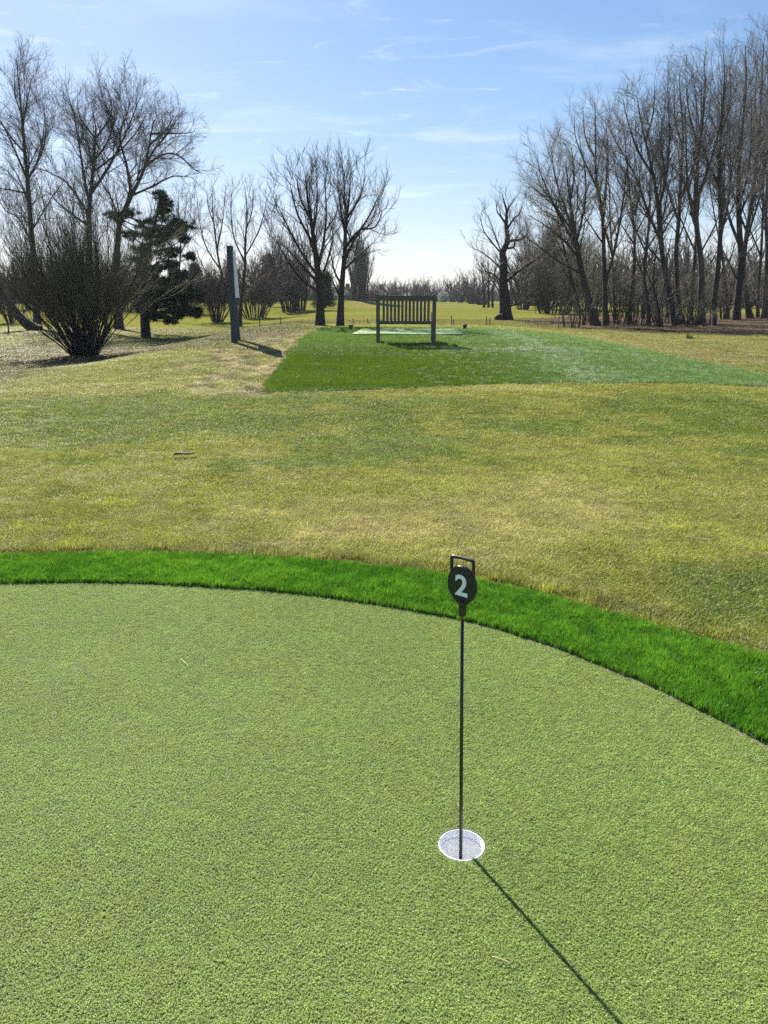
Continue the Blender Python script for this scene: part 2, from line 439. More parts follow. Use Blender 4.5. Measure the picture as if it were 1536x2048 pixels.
def fill(poly, step, zoff, name, mat, kind='structure', hf=None):
    from mathutils.geometry import delaunay_2d_cdt
    P = []
    n = len(poly)
    for i in range(n):
        a, b = poly[i], poly[(i + 1) % n]; L = math.hypot(b[0] - a[0], b[1] - a[1]); k = max(1, int(L / step))
        for j in range(k): P.append((a[0] + (b[0] - a[0]) * j / k, a[1] + (b[1] - a[1]) * j / k))
    nb = len(P)
    xs = [p[0] for p in P]; ys = [p[1] for p in P]
    gx, gy = np.meshgrid(np.arange(min(xs), max(xs), step), np.arange(min(ys), max(ys), step)); gx = gx.ravel(); gy = gy.ravel()
    k = in_poly(gx, gy, poly) & (dist_poly(gx, gy, poly) > step * 0.4)
    Q = [Vector(p) for p in P] + [Vector((a, b)) for a, b in zip(gx[k], gy[k])]
    V, E, Fc, *_ = delaunay_2d_cdt(Q, [], [list(range(nb))], 1, 1e-5)
    x = np.array([v[0] for v in V]); y = np.array([v[1] for v in V])
    z = (height(x, y) if hf is None else hf(x, y)) + zoff
    o = mesh_np(name, np.stack([x, y, z], -1), mat=mat, counts=np.array([len(f) for f in Fc]), loops=np.array([i for f in Fc for i in f]))
    o['kind'] = kind; return o

# ------------------------------------------------------------------ turf fibres
def tuft(nb, radius, h, hv, w, lean, curl, seg, rng):
    """a clump of tapering blades; returns V, quads+tris as loops/counts, per-vertex rnd and h"""
    a = rng.uniform(0, 2 * np.pi, nb); r = radius * np.sqrt(rng.uniform(0, 1, nb))
    bx, by = r * np.cos(a), r * np.sin(a)
    az = rng.uniform(0, 2 * np.pi, nb); ln = np.abs(rng.normal(lean, lean * 0.5, nb)); hh = h * rng.uniform(1 - hv, 1 + hv, nb)
    wa = az + np.pi / 2 + rng.normal(0, 0.5, nb); rnd = rng.uniform(0, 1, nb)
    cur = rng.normal(curl, curl * 0.4 + 1e-6, nb)
    V = np.zeros((nb, 2 * seg + 1, 3)); H = np.zeros((nb, 2 * seg + 1))
    px, py, pz = bx.copy(), by.copy(), np.zeros(nb); th = ln.copy()
    for k in range(seg + 1):
        t = k / seg
        ww = w * (1 - 0.75 * t) / 2
        if k < seg:
            V[:, 2 * k] = np.stack([px + np.cos(wa) * ww, py + np.sin(wa) * ww, pz], -1)
            V[:, 2 * k + 1] = np.stack([px - np.cos(wa) * ww, py - np.sin(wa) * ww, pz], -1)
            H[:, 2 * k] = H[:, 2 * k + 1] = t
            s = hh / seg
            px = px + np.sin(th) * np.cos(az) * s; py = py + np.sin(th) * np.sin(az) * s; pz = pz + np.cos(th) * s
            th = th + cur / seg
        else:
            V[:, 2 * k] = np.stack([px, py, pz], -1); H[:, 2 * k] = 1
    L, C = [], []
    b = np.arange(nb) * (2 * seg + 1)
    for k in range(seg - 1):
        L.append(np.stack([b + 2 * k, b + 2 * k + 1, b + 2 * k + 3, b + 2 * k + 2], -1).ravel()); C.append(np.full(nb, 4))
    k = seg - 1
    L.append(np.stack([b + 2 * k, b + 2 * k + 1, b + 2 * k + 2], -1).ravel()); C.append(np.full(nb, 3))
    return V.reshape(-1, 3), np.concatenate(L), np.concatenate(C), np.repeat(rnd, 2 * seg + 1), H.ravel()

def scatter(name, variants, P, rz, scl, col, mat, label=None):
    """one object: its mesh holds the clump shapes and the places, a node tree puts them there"""
    Vs, Ls, Cs, Rs, Hs, vid = [], [], [], [], [], []
    off = 0
    for k, (V, L, C, R, H) in enumerate(variants):
        Vs.append(V); Ls.append(L + off); Cs.append(C); Rs.append(R); Hs.append(H); vid.append(np.full(len(V), k)); off += len(V)
    nv = len(variants); npnt = len(P)
    Vs.append(P); vid.append(np.full(npnt, -1)); nb = off
    V = np.concatenate(Vs)
    o = mesh_np(name, V, mat=mat, smooth=False, counts=np.concatenate(Cs), loops=np.concatenate(Ls))
    set_attr(o, 'vid', 'INT', np.concatenate(vid).astype(np.int32))
    set_attr(o, 'rnd', 'FLOAT', np.concatenate(Rs + [np.zeros(npnt)]).astype(np.float32))
    set_attr(o, 'hh', 'FLOAT', np.concatenate(Hs + [np.zeros(npnt)]).astype(np.float32))
    pick = np.zeros(nb + npnt, np.int32); pick[nb:] = RNG.integers(0, nv, npnt); set_attr(o, 'pick', 'INT', pick)
    rot = np.zeros((nb + npnt, 3), np.float32); rot[nb:, 2] = rz; set_attr(o, 'rot', 'FLOAT_VECTOR', rot)
    s = np.ones((nb + npnt, 3), np.float32); s[nb:] = scl; set_attr(o, 'scl', 'FLOAT_VECTOR', s)
    tc_ = np.zeros((nb + npnt, 3), np.float32); tc_[nb:] = col; set_attr(o, 'tcol', 'FLOAT_VECTOR', tc_)
    ng = bpy.data.node_groups.new(name + '_nodes', 'GeometryNodeTree')
    ng.interface.new_socket('Geometry', in_out='INPUT', socket_type='NodeSocketGeometry')
    ng.interface.new_socket('Geometry', in_out='OUTPUT', socket_type='NodeSocketGeometry')
    n, l = ng.nodes, ng.links
    gi = n.new('NodeGroupInput'); go = n.new('NodeGroupOutput')
    def attr(nm, typ):
        a = n.new('GeometryNodeInputNamedAttribute'); a.data_type = typ; a.inputs['Name'].default_value = nm
        return a.outputs[0]
    va = attr('vid', 'INT')
    def sel(k):
        c = n.new('FunctionNodeCompare'); c.data_type = 'INT'; c.operation = 'EQUAL'
        ins = [q for q in c.inputs if q.type == 'INT']; l.new(va, ins[0]); ins[1].default_value = k
        sg = n.new('GeometryNodeSeparateGeometry'); sg.domain = 'POINT'
        l.new(gi.outputs[0], sg.inputs[0]); l.new(c.outputs[0], sg.inputs['Selection']); return sg.outputs[0]
    jn = n.new('GeometryNodeJoinGeometry')
    for k in range(nv):
        g2 = n.new('GeometryNodeGeometryToInstance'); l.new(sel(k), g2.inputs[0]); l.new(g2.outputs[0], jn.inputs[0])
    ip = n.new('GeometryNodeInstanceOnPoints'); l.new(sel(-1), ip.inputs['Points']); l.new(jn.outputs[0], ip.inputs['Instance'])
    ip.inputs['Pick Instance'].default_value = True
    l.new(attr('pick', 'INT'), ip.inputs['Instance Index'])
    l.new(attr('rot', 'FLOAT_VECTOR'), ip.inputs['Rotation']); l.new(attr('scl', 'FLOAT_VECTOR'), ip.inputs['Scale'])
    l.new(ip.outputs[0], go.inputs[0])
    md = o.modifiers.new('scatter', 'NODES'); md.node_group = ng
    tag(o, label, kind='stuff'); return o

def blade_mat(name, lo, hi, transl, gloss, grough, tipcol=None, straw=0.0, strawcol=(0.4, 0.33, 0.15), spec_tint=(1, 1, 1)):
    m, n, l, out = new_mat(name)
    tcn = N(n, 'ShaderNodeAttribute', attribute_name='tcol', attribute_type='INSTANCER')
    rn = N(n, 'ShaderNodeAttribute', attribute_name='rnd'); hn = N(n, 'ShaderNodeAttribute', attribute_name='hh')
    c = tcn.outputs['Color']
    if straw:
        f = maprange(n, l, rn.outputs['Fac'], 1 - straw - 0.04, 1 - straw + 0.04)
        c = mixc(n, l, f, c, strawcol)
    r2 = math_n(n, l, 'FRACT', math_n(n, l, 'MULTIPLY', rn.outputs['Fac'], 7.31))
    v = maprange(n, l, r2, 0, 1, lo, hi, smooth=False)
    hv = maprange(n, l, hn.outputs['Fac'], 0, 1, 0.75, 1.15, smooth=False)   # blades are darker at the foot, lighter towards the tip
    v = math_n(n, l, 'MULTIPLY', v, hv)
    s = n.new('ShaderNodeVectorMath'); s.operation = 'SCALE'; l.new(c, s.inputs[0]); l.new(v, s.inputs['Scale']); c = s.outputs[0]
    d = n.new('ShaderNodeBsdfDiffuse'); l.new(c, d.inputs['Color'])
    t = n.new('ShaderNodeBsdfTranslucent'); l.new(c, t.inputs['Color'])
    mx_ = n.new('ShaderNodeMixShader'); mx_.inputs[0].default_value = transl; l.new(d.outputs[0], mx_.inputs[1]); l.new(t.outputs[0], mx_.inputs[2])
    g = N(n, 'ShaderNodeBsdfGlossy', Roughness=grough); g.inputs['Color'].default_value = (*spec_tint, 1)
    m2 = n.new('ShaderNodeMixShader'); m2.inputs[0].default_value = gloss; l.new(mx_.outputs[0], m2.inputs[1]); l.new(g.outputs[0], m2.inputs[2])
    l.new(m2.outputs[0], out.inputs[0]); return m

def jgrid(x0, x1, y0, y1, step):
    gx, gy = np.meshgrid(np.arange(x0, x1, step), np.arange(y0, y1, step)); gx = gx.ravel(); gy = gy.ravel()
    return gx + RNG.uniform(-.5, .5, len(gx)) * step, gy + RNG.uniform(-.5, .5, len(gx)) * step
def in_view(x, y, m=0.35): return np.abs(x) < np.maximum(y, 0.0) * (0.5 + 0.5 * m * 0.6) + m
def in_tee(x, y): return in_poly(x + 0.12 * (vnoise(x / 0.25, y / 0.3, 91) - 0.5), y + 0.10 * (vnoise(x / 0.25, y / 0.3, 92) - 0.5), tee_poly)

# ---- putting green (structure sheet with the hole cut out, and its fibres)
def putting_green():
    nA = 180; ang = np.linspace(0, 2 * np.pi, nA, endpoint=False)
    bd = []
    for a in ang:
        dx_, dy_ = math.cos(a), math.sin(a); best = 1e9
        for i in range(len(green_poly)):
            x0, y0 = green_poly[i]; x1, y1 = green_poly[(i + 1) % len(green_poly)]
            ex, ey = x1 - x0, y1 - y0; den = dx_ * ey - dy_ * ex
            if abs(den) < 1e-9: continue
            t = ((x0 - HOLE[0]) * ey - (y0 - HOLE[1]) * ex) / den; s = ((x0 - HOLE[0]) * dy_ - (y0 - HOLE[1]) * dx_) / den
            if t > 0 and -1e-9 <= s <= 1 + 1e-9: best = min(best, t)
        bd.append(best)
    bd = np.array(bd); rings = [0, .02, .06, .14, .28, .5, .75, 1]
    V = []
    for q in rings:
        r = HOLE_R + 0.001 + (bd - HOLE_R) * q
        V.append(np.stack([HOLE[0] + r * np.cos(ang), HOLE[1] + r * np.sin(ang), np.zeros(nA)], -1))
    V = np.concatenate(V + [V[0] - np.array([0, 0, 0.012]), V[-1][:, :] - np.array([0, 0, 0.06])]) if False else np.concatenate(V)
    k = np.arange(nA); k2 = (k + 1) % nA
    Fq = np.concatenate([np.stack([i * nA + k, (i + 1) * nA + k, (i + 1) * nA + k2, i * nA + k2], -1) for i in range(len(rings) - 1)])
    m, n, l, out = new_mat('green_backing')
    b = N(n, 'ShaderNodeBsdfPrincipled', Roughness=0.9)
    g = n.new('ShaderNodeNewGeometry')
    f = noise(n, l, g.outputs['Position'], 260, 3, 0.6)
    c = ramp(n, l, f, [(0.3, (0.05, 0.085, 0.02)), (0.7, (0.16, 0.23, 0.07))]); l.new(c, b.inputs['Base Color'])
    l.new(b.outputs[0], out.inputs[0])
    o = mesh_np('putting_green', V, Fq, m); tag(o, kind='structure')
    # fibres
    rng = np.random.default_rng(11)
    vr = [tuft(17, 0.0085, 0.0062, 0.35, 0.0017, 0.7, 1.3, 3, rng) for _ in range(8)]
    for k_ in range(1):
        x, y = jgrid(-3.2, 3.0, 0.45, 3.5, 0.0088)
        kk = in_poly(x, y, green_poly) & (np.hypot(x - HOLE[0], y - HOLE[1]) > HOLE_R + 0.008) & (np.abs(x) < y * 0.68 + 0.95)
    x, y = x[kk], y[kk]
    e = dist_poly(x, y, smooth_line(inner, 6), closed=False); ok = e > 0.003; x, y, e = x[ok], y[ok], e[ok]
    n1 = vnoise(x / 0.35, y / 0.35, 51); n2 = vnoise(x / 0.05, y / 0.05, 52); n3 = vnoise(x / 0.011, y / 0.011, 53)
    A = np.array((0.405, 0.520, 0.145)); B = np.array((0.215, 0.325, 0.052)); Cc = np.array((0.38, 0.42, 0.09))
    c = lerp(np.tile(B, (len(x), 1)), np.tile(A, (len(x), 1)), np.clip(0.35 + 0.35 * n1 + 0.3 * n2, 0, 1) + 0 * x)
    c = lerp(c, np.tile(Cc, (len(x), 1)), 0.22 * ss(0.62, 0.8, vnoise(x / 0.11, y / 0.09, 54)))
    c *= (0.72 + 0.56 * n3)[:, None]
    fr = (e < 0.014) & (x > 0.35) & (vnoise(x / 0.12, y / 0.12, 57) > 0.35); c[fr] = np.array((0.50, 0.47, 0.33))   # frayed pale backing at the seam
    sc_ = (0.8 + 0.55 * n3 * n2 + 0.15 * RNG.random(len(x)))
    P = np.stack([x, y, np.zeros(len(x)) + 0.0005], -1)
    m = blade_mat('green_fibre', 0.72, 1.3, 0.35, 0.03, 0.5, spec_tint=(1.0, 1.0, 0.85))
    # the pile lies one way, so its clumps share a heading
    scatter('putting_green_turf', vr, P, RNG.uniform(0, 6.28, len(x)), np.stack([sc_ ** 0, sc_ ** 0, sc_], -1), c, m)
putting_green()

# ---- collar of long bright artificial grass
def collar():
    m, n, l, out = new_mat('collar_backing')
    b = N(n, 'ShaderNodeBsdfPrincipled', Roughness=0.9); b.inputs['Base Color'].default_value = (0.015, 0.045, 0.008, 1); l.new(b.outputs[0], out.inputs[0])
    A = smooth_line(inner, 6); B = smooth_line(outer, 6); k = 60
    def res(L):
        L = np.array(L); d = np.concatenate([[0], np.cumsum(np.hypot(*(L[1:] - L[:-1]).T))]); t = np.linspace(0, d[-1], k)
        return np.stack([np.interp(t, d, L[:, 0]), np.interp(t, d, L[:, 1])], -1)
    A2 = np.concatenate([res(A), [(2.15, 1.0), (2.5, 0.0), (2.6, -3.0)]]); B2 = np.concatenate([res(B), [(3.0, 1.2), (3.2, 0.0), (3.2, -3.4)]])
    V = np.concatenate([np.c_[A2, np.full(len(A2), 0.004)], np.c_[B2, np.full(len(B2), 0.004)], np.c_[A2, np.full(len(A2), -0.03)], np.c_[B2, np.full(len(B2), -0.05)]])
    q = len(A2); i = np.arange(q - 1)
    Fq = np.concatenate([np.stack([i, i + 1, q + i + 1, q + i], -1), np.stack([2 * q + i, 2 * q + i + 1, i + 1, i], -1), np.stack([q + i, q + i + 1, 3 * q + i + 1, 3 * q + i], -1)])
    o = mesh_np('collar', V, Fq, m, smooth=False); tag(o, kind='structure')
    rng = np.random.default_rng(12)
    vr = [tuft(16, 0.011, 0.021, 0.34, 0.0022, 0.16, 0.5, 3, rng) for _ in range(8)]
    x, y = jgrid(-3.4, 3.2, 0.5, 4.2, 0.0118)
    kk = in_poly(x, y, collar_poly) & ~in_poly(x, y, green_poly) & (np.abs(x) < y * 0.7 + 1.2)
    x, y = x[kk], y[kk]
    n1 = vnoise(x / 0.3, y / 0.3, 61); n2 = vnoise(x / 0.06, y / 0.06, 62)
    c = lerp(np.tile(np.array((0.064, 0.215, 0.010)), (len(x), 1)), np.tile(np.array((0.190, 0.395, 0.026)), (len(x), 1)), 0.5 * n1 + 0.5 * n2)
    c *= (0.72 + 0.56 * vnoise(x / 0.022, y / 0.022, 63))[:, None] * RNG.uniform(0.85, 1.15, len(x))[:, None]
    s = 0.75 + 0.5 * n2
    scatter('collar_turf', vr, np.c_[x, y, np.full(len(x), 0.0045)], RNG.uniform(0, 6.28, len(x)), np.c_[np.ones(len(x)), np.ones(len(x)), s], c,
            blade_mat('collar_fibre', 0.65, 1.3, 0.38, 0.035, 0.35))
collar()

# ---- rough lawn: short grass between collar and tee, thinning with distance
def lawn():
    rng = np.random.default_rng(13)
    vr = [tuft(20, 0.024, 0.019, 0.55, 0.0022, 0.62, 0.8, 2, rng) for _ in range(10)]
    P, S, R, Cc = [], [], [], []
    for y0, y1, st, sx, sz in ((1.5, 4.6, 0.019, 1.0, 1.0), (4.6, 6.5, 0.026, 1.25, 1.1), (6.5, 9.5, 0.038, 1.7, 1.25), (9.5, 14, 0.058, 2.5, 1.5), (14, 20, 0.09, 3.9, 1.8), (20, 30, 0.15, 6.5, 2.0), (30, 44, 0.28, 11.0, 1.8)):
        x, y = jgrid(-y1 * 0.68 - .7, y1 * 0.68 + .7, y0, y1, st)
        k = in_view(x, y, 0.6) & ~in_poly(x, y, collar_poly) & ~in_tee(x, y)
        x, y = x[k], y[k]
        k = RNG.random(len(x)) > 0.45 * in_poly(x, y, wood_floor); x, y = x[k], y[k]
        if y0 < 4.6:   # bare soil showing along the collar in places
            dc = dist_poly(x, y, collar_out, closed=False); k = ~((dc < 0.02 + 0.09 * vnoise(x / 0.11, y / 0.11, 75)) & (vnoise(x / 0.17, y / 0.17, 76) > 0.42)); x, y = x[k], y[k]
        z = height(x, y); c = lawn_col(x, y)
        n_ = vnoise(x / 0.09, y / 0.09, 71); nn = vnoise(x / 0.6, y / 0.6, 72)
        P.append(np.c_[x, y, z]); R.append(RNG.uniform(0, 6.28, len(x)))
        zs = 0.85 * sz * (0.45 + 0.6 * n_ + 0.5 * nn * n_)
        dc = dist_poly(x, y, collar_out, closed=False)
        zs = zs * (1 + 1.6 * (1 - ss(0.02, 0.22, dc)) * (y < 5) * nn)     # unmown tufts against the collar
        S.append(np.c_[np.full(len(x), sx), np.full(len(x), sx), zs])
        c = c * ((0.74 + 0.5 * vnoise(x / 0.05, y / 0.05, 73)) * (0.80 + 0.4 * vnoise(x / 0.23, y / 0.17, 74)))[:, None] * RNG.uniform(0.8, 1.2, len(x))[:, None]
        Cc.append(c)
    scatter('grass', vr, np.concatenate(P), np.concatenate(R), np.concatenate(S), np.concatenate(Cc) * 1.3,
            blade_mat('grass_blade', 0.5, 1.6, 0.42, 0.03, 0.45, straw=0.16, strawcol=(0.50, 0.42, 0.21)), label='short tufted lawn grass mixing straw and green')
lawn()

# ---- artificial turf on the tee and the pale hitting mat
def tee():
    m, n, l, out = new_mat('tee_backing')
    b = N(n, 'ShaderNodeBsdfPrincipled', Roughness=0.9); b.inputs['Base Color'].default_value = (0.025, 0.07, 0.012, 1); l.new(b.outputs[0], out.inputs[0])
    fill(tee_poly, 0.22, 0.009, 'tee_turf_base', m)
    rng = np.random.default_rng(14)
    vr = [tuft(22, 0.055, 0.030, 0.3, 0.0055, 0.5, 0.5, 2, rng) for _ in range(8)]
    P, S, R, Cc = [], [], [], []
    for y0, y1, st, s in ((8.5, 14, 0.05, 1.0), (14, 19, 0.075, 1.5), (19, 26, 0.11, 2.2)):
        x, y = jgrid(-4, 8.5, y0, y1, st)
        k = in_tee(x, y) & ~in_poly(x, y, mat_poly) & (dist_poly(x, y, mat_poly) > 0.06 * s); x, y = x[k], y[k]
        n1 = vnoise(x / 0.9, y / 0.6, 81); n2 = vnoise(x / 0.14, y / 0.12, 82)
        # sun sheen painted in as a pale run down the right shoulder of the tee
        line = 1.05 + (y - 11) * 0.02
        sheen_band = ss(0.6, 3.4, x - 0.12 * (15 - y)) 
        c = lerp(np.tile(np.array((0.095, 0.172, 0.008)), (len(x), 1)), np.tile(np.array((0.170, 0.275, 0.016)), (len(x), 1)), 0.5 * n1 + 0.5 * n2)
        c = lerp(c, np.tile(np.array((0.225, 0.350, 0.110)), (len(x), 1)), 0.75 * sheen_band)
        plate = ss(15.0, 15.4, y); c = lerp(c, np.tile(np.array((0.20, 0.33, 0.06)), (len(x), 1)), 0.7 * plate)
        spk = (RNG.random(len(x)) < (0.003 + 0.03 * sheen_band)); c[spk] = np.array((0.50, 0.58, 0.45))
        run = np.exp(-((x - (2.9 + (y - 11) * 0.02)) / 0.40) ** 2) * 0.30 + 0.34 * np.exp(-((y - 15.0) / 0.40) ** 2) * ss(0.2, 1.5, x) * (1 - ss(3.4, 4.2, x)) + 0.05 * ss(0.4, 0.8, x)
        spk = RNG.random(len(x)) < run; c[spk] = np.array((0.48, 0.55, 0.36))  # sparkle of the sheen, painted as pale flecks
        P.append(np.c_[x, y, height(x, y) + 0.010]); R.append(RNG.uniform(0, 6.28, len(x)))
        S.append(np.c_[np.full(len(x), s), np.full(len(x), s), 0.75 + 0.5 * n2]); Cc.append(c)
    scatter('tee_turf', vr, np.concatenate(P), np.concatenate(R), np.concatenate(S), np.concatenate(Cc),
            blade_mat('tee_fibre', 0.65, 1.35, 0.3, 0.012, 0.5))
    mm = simple_mat('mat_fibre', (0.340, 0.430, 0.220), 1.0, 0.10, 40, bump=0.3, spec=0.0)
    o = fill(mat_poly, 0.22, 0.050, 'tee_mat', mm, kind='structure')
    o.modifiers.new('thick', 'SOLIDIFY').thickness = 0.03
tee()

# ------------------------------------------------------------------ marker pin and cup
M_PLASTIC = simple_mat('black_plastic', (0.012, 0.016, 0.018), 0.38, 0.15, 60)
M_ROD = simple_mat('black_rod', (0.015, 0.014, 0.014), 0.42, 0.2, 40)
M_BRASS = simple_mat('bare_tip', (0.20, 0.12, 0.06), 0.4, 0.2, 40, metal=0.6)
M_NUM = simple_mat('number_paint', (0.85, 0.90, 0.86), 0.6, 0.06, 120)
M_CUP = simple_mat('cup_plastic', (0.88, 0.89, 0.90), 0.65, 0.0, 30, spec=0.2)

def zat(v, D):
    return pt(768, v, D)[2]

def marker():
    hx, hy = HOLE
    root = thing('hole_marker', 'short black putting green marker pin numbered 2 standing in the cup', 'marker pin', (hx, hy, -0.098))
    lean = -0.0058                                   # the rod stands a touch off plumb
    z0 = -0.098
    def L(z): return (lean * (z + 0.1) / 0.8 * 3, 0, z - z0)
    b = MB(); b.tube([L(-0.096), L(0.2), L(0.572)], [0.0040, 0.0040, 0.0037], 14); b.build('rod', M_ROD, root, True)
    b = MB(); b.lathe((0, 0, 0), [(0.010, 0.0), (0.010, 0.012), (0.006, 0.018)], 16); b.build('foot', M_ROD, root, True, 0.001)
    b = MB(); b.tube([L(0.566), L(0.577)], 0.0042, 14); b.build('ferrule', M_BRASS, root, True)
    hd = MB(); top = L(0.575)
    b = MB(); b.lathe((top[0], 0, top[2]), [(0.0080, 0.0), (0.0086, 0.002), (0.0086, 0.026), (0.0092, 0.034)], 20); nk = b.build('neck', M_PLASTIC, root, True)
    # plate: outline in its own plane, turned about the rod
    yaw = math.radians(-40)
    cz = 0.645; hw, hh = 0.0358, 0.0420
    def place(p): # p = (a along plate, n normal, z)
        a, nn, z = p
        q = L(z)
        return (q[0] + a * math.cos(yaw) + nn * math.sin(yaw) * -1, a * math.sin(yaw) + nn * math.cos(yaw), q[2])
    def slab(outline, t0, t1, rim=0.0):
        V = [place((a, t0, z)) for a, z in outline] + [place((a, t1, z)) for a, z in outline]
        k = len(outline)
        return V, [tuple(range(k)), tuple(range(2 * k - 1, k - 1, -1))] + [(i, k + i, k + (i + 1) % k, (i + 1) % k) for i in range(k)]
    out = []
    for i in range(64):
        t = 2 * math.pi * i / 64 - math.pi / 2
        a, z = hw * math.cos(t), cz + hh * math.sin(t)
        # drawn down into the neck
        if math.sin(t) < -0.80: a *= 1.0; z -= 0.004 * (-(math.sin(t)) - 0.8) / 0.2
        out.append((a, z))
    b = MB(); b.add(*slab(out, -0.0035, 0.0035)); plate = b.build('number_plate', M_PLASTIC, root, False, 0.0012)
    # gusset under the disc
    b = MB(); b.add(*slab([(-0.0085, 0.600), (0.0085, 0.600), (0.020, 0.616), (-0.020, 0.616)], -0.0048, 0.0048)); b.build('gusset', M_PLASTIC, root, False, 0.001)
    # raised rim
    b = MB(); rp = [place((a * 0.955, -0.0035, cz + (z - cz) * 0.955)) for a, z in out]; b.tube(rp + [rp[0]], 0.0011, 6, cap=False); b.build('rim', M_PLASTIC, plate, True)
    # handle loop
    hp = [(-0.0275, 0.668), (-0.0275, 0.682), (-0.0272, 0.6975), (-0.0235, 0.7025), (0, 0.7035), (0.0235, 0.7025), (0.0272, 0.6975), (0.0275, 0.680), (0.0275, 0.668)]
    hp = smooth_line(hp, 5)
    b = MB(); b.tube([place((a, 0, z)) for a, z in hp], 0.0037, 10); b.build('handle', M_PLASTIC, root, True)
    # the figure, on both faces of the plate
    cu = bpy.data.curves.new('number', 'FONT'); cu.body = '2'; cu.size = 0.0640; cu.extrude = 0.0005; cu.offset = 0.0014
    cu.align_x = 'CENTER'; cu.align_y = 'CENTER'; cu.resolution_u = 8
    tmp = bpy.data.objects.new('number', cu); sc.collection.objects.link(tmp)
    bpy.context.view_layer.update()
    me = bpy.data.meshes.new_from_object(tmp.evaluated_get(bpy.context.evaluated_depsgraph_get()))
    bpy.data.objects.remove(tmp)
    co = np.zeros(len(me.vertices) * 3); me.vertices.foreach_get('co', co); co = co.reshape(-1, 3)
    cx = (co[:, 0].min() + co[:, 0].max()) / 2; cy = (co[:, 1].min() + co[:, 1].max()) / 2
    new = np.array([place(((p[0] - cx) * 1.02, -0.0041 - p[2], cz - 0.001 + (p[1] - cy))) for p in co])
    me.vertices.foreach_set('co', new.ravel().astype(np.float32)); me.update(); me.materials.clear(); me.materials.append(M_NUM)
    o = bpy.data.objects.new('number', me); link(o, plate)
    # cup
    cup = thing('hole_cup', 'white plastic cup liner sunk in the putting green hole', 'cup', (hx, hy, -0.108))
    R = HOLE_R
    b = MB()
    prof_o = [(R - 0.001, 0.0), (R, 0.004), (R, 0.1070)]
    prof_i = [(R - 0.0012, 0.1080), (R - 0.0030, 0.1078), (R - 0.0034, 0.1068), (R - 0.0048, 0.0925), (R - 0.0048, 0.0915), (R - 0.0008, 0.0910), (R - 0.0008, 0.0875), (R - 0.0046, 0.0870), (R - 0.0050, 0.0865), (R - 0.0078, 0.012), (R - 0.012, 0.006), (0.006, 0.004)]
    b.lathe((0, 0, 0), prof_o + prof_i, 64, cap0=True, cap1=True); b.build('liner', M_CUP, cup, True)
marker()

# ------------------------------------------------------------------ bench seen from behind
M_BENCH = simple_mat('weathered_painted_wood', (0.085, 0.082, 0.050), 0.62, 0.35, 18, bump=0.3, stretch=(1, 1, 0.25))
def bench():
    D = 16.0
    xl = pt(752.3, 660, D)[0]; xr = pt(871.5, 660, D)[0]; W = xr - xl; cx = (xl + xr) / 2
    zb = hgt(cx, D) + 0.004
    root = thing('park_bench', 'dark green wooden slatted bench standing on the tee, seen from behind', 'bench', (cx, D, zb))
    pw = 0.078; top = 0.955
    for s in (-1, 1):
        b = MB(); x = s * (W / 2 - pw / 2)
        b.box((x, 0, top / 2), (pw, 0.07, top)); b.box((x, 0, top + 0.006), (pw + 0.012, 0.085, 0.012), taper=0.9)
        b.build('rear_leg', M_BENCH, root, bevel=0.004)
        b = MB(); b.box((x, 0.50, 0.31), (0.06, 0.06, 0.62)); b.build('front_leg', M_BENCH, root, bevel=0.004)
        b = MB(); b.box((x, 0.27, 0.635), (0.075, 0.60, 0.03)); b.build('armrest', M_BENCH, root, bevel=0.006)
        b = MB(); b.box((x, 0.25, 0.17), (0.035, 0.44, 0.05)); b.build('side_stretcher', M_BENCH, root, bevel=0.003)
        b = MB(); b.box((x, 0.25, 0.395), (0.035, 0.44, 0.06)); b.build('side_rail', M_BENCH, root, bevel=0.003)
    iw = W - 2 * pw
    b = MB(); b.box((0, 0, 0.900), (iw, 0.045, 0.072)); b.box((0, 0, 0.942), (iw, 0.060, 0.012)); b.build('top_rail', M_BENCH, root, bevel=0.003)
    b = MB(); b.box((0, 0, 0.435), (iw, 0.045, 0.055)); b.build('back_rail', M_BENCH, root, bevel=0.003)
    b = MB(); b.box((0, 0.50, 0.40), (iw, 0.03, 0.05)); b.build('front_rail', M_BENCH, root, bevel=0.003)
    ns = 13
    for i in range(ns):
        x = -iw / 2 + iw * (i + 1) / (ns + 1) * 1.0
        b = MB(); b.box((x, 0, 0.6632), (0.049, 0.018, 0.4010)); b.build('back_slat', M_BENCH, root, bevel=0.002)
    for i in range(5):
        b = MB(); b.box((0, 0.085 + i * 0.094, 0.445), (iw + 0.06 if 0 < i < 4 else iw, 0.075, 0.022)); b.build('seat_slat', M_BENCH, root, bevel=0.002)
bench()

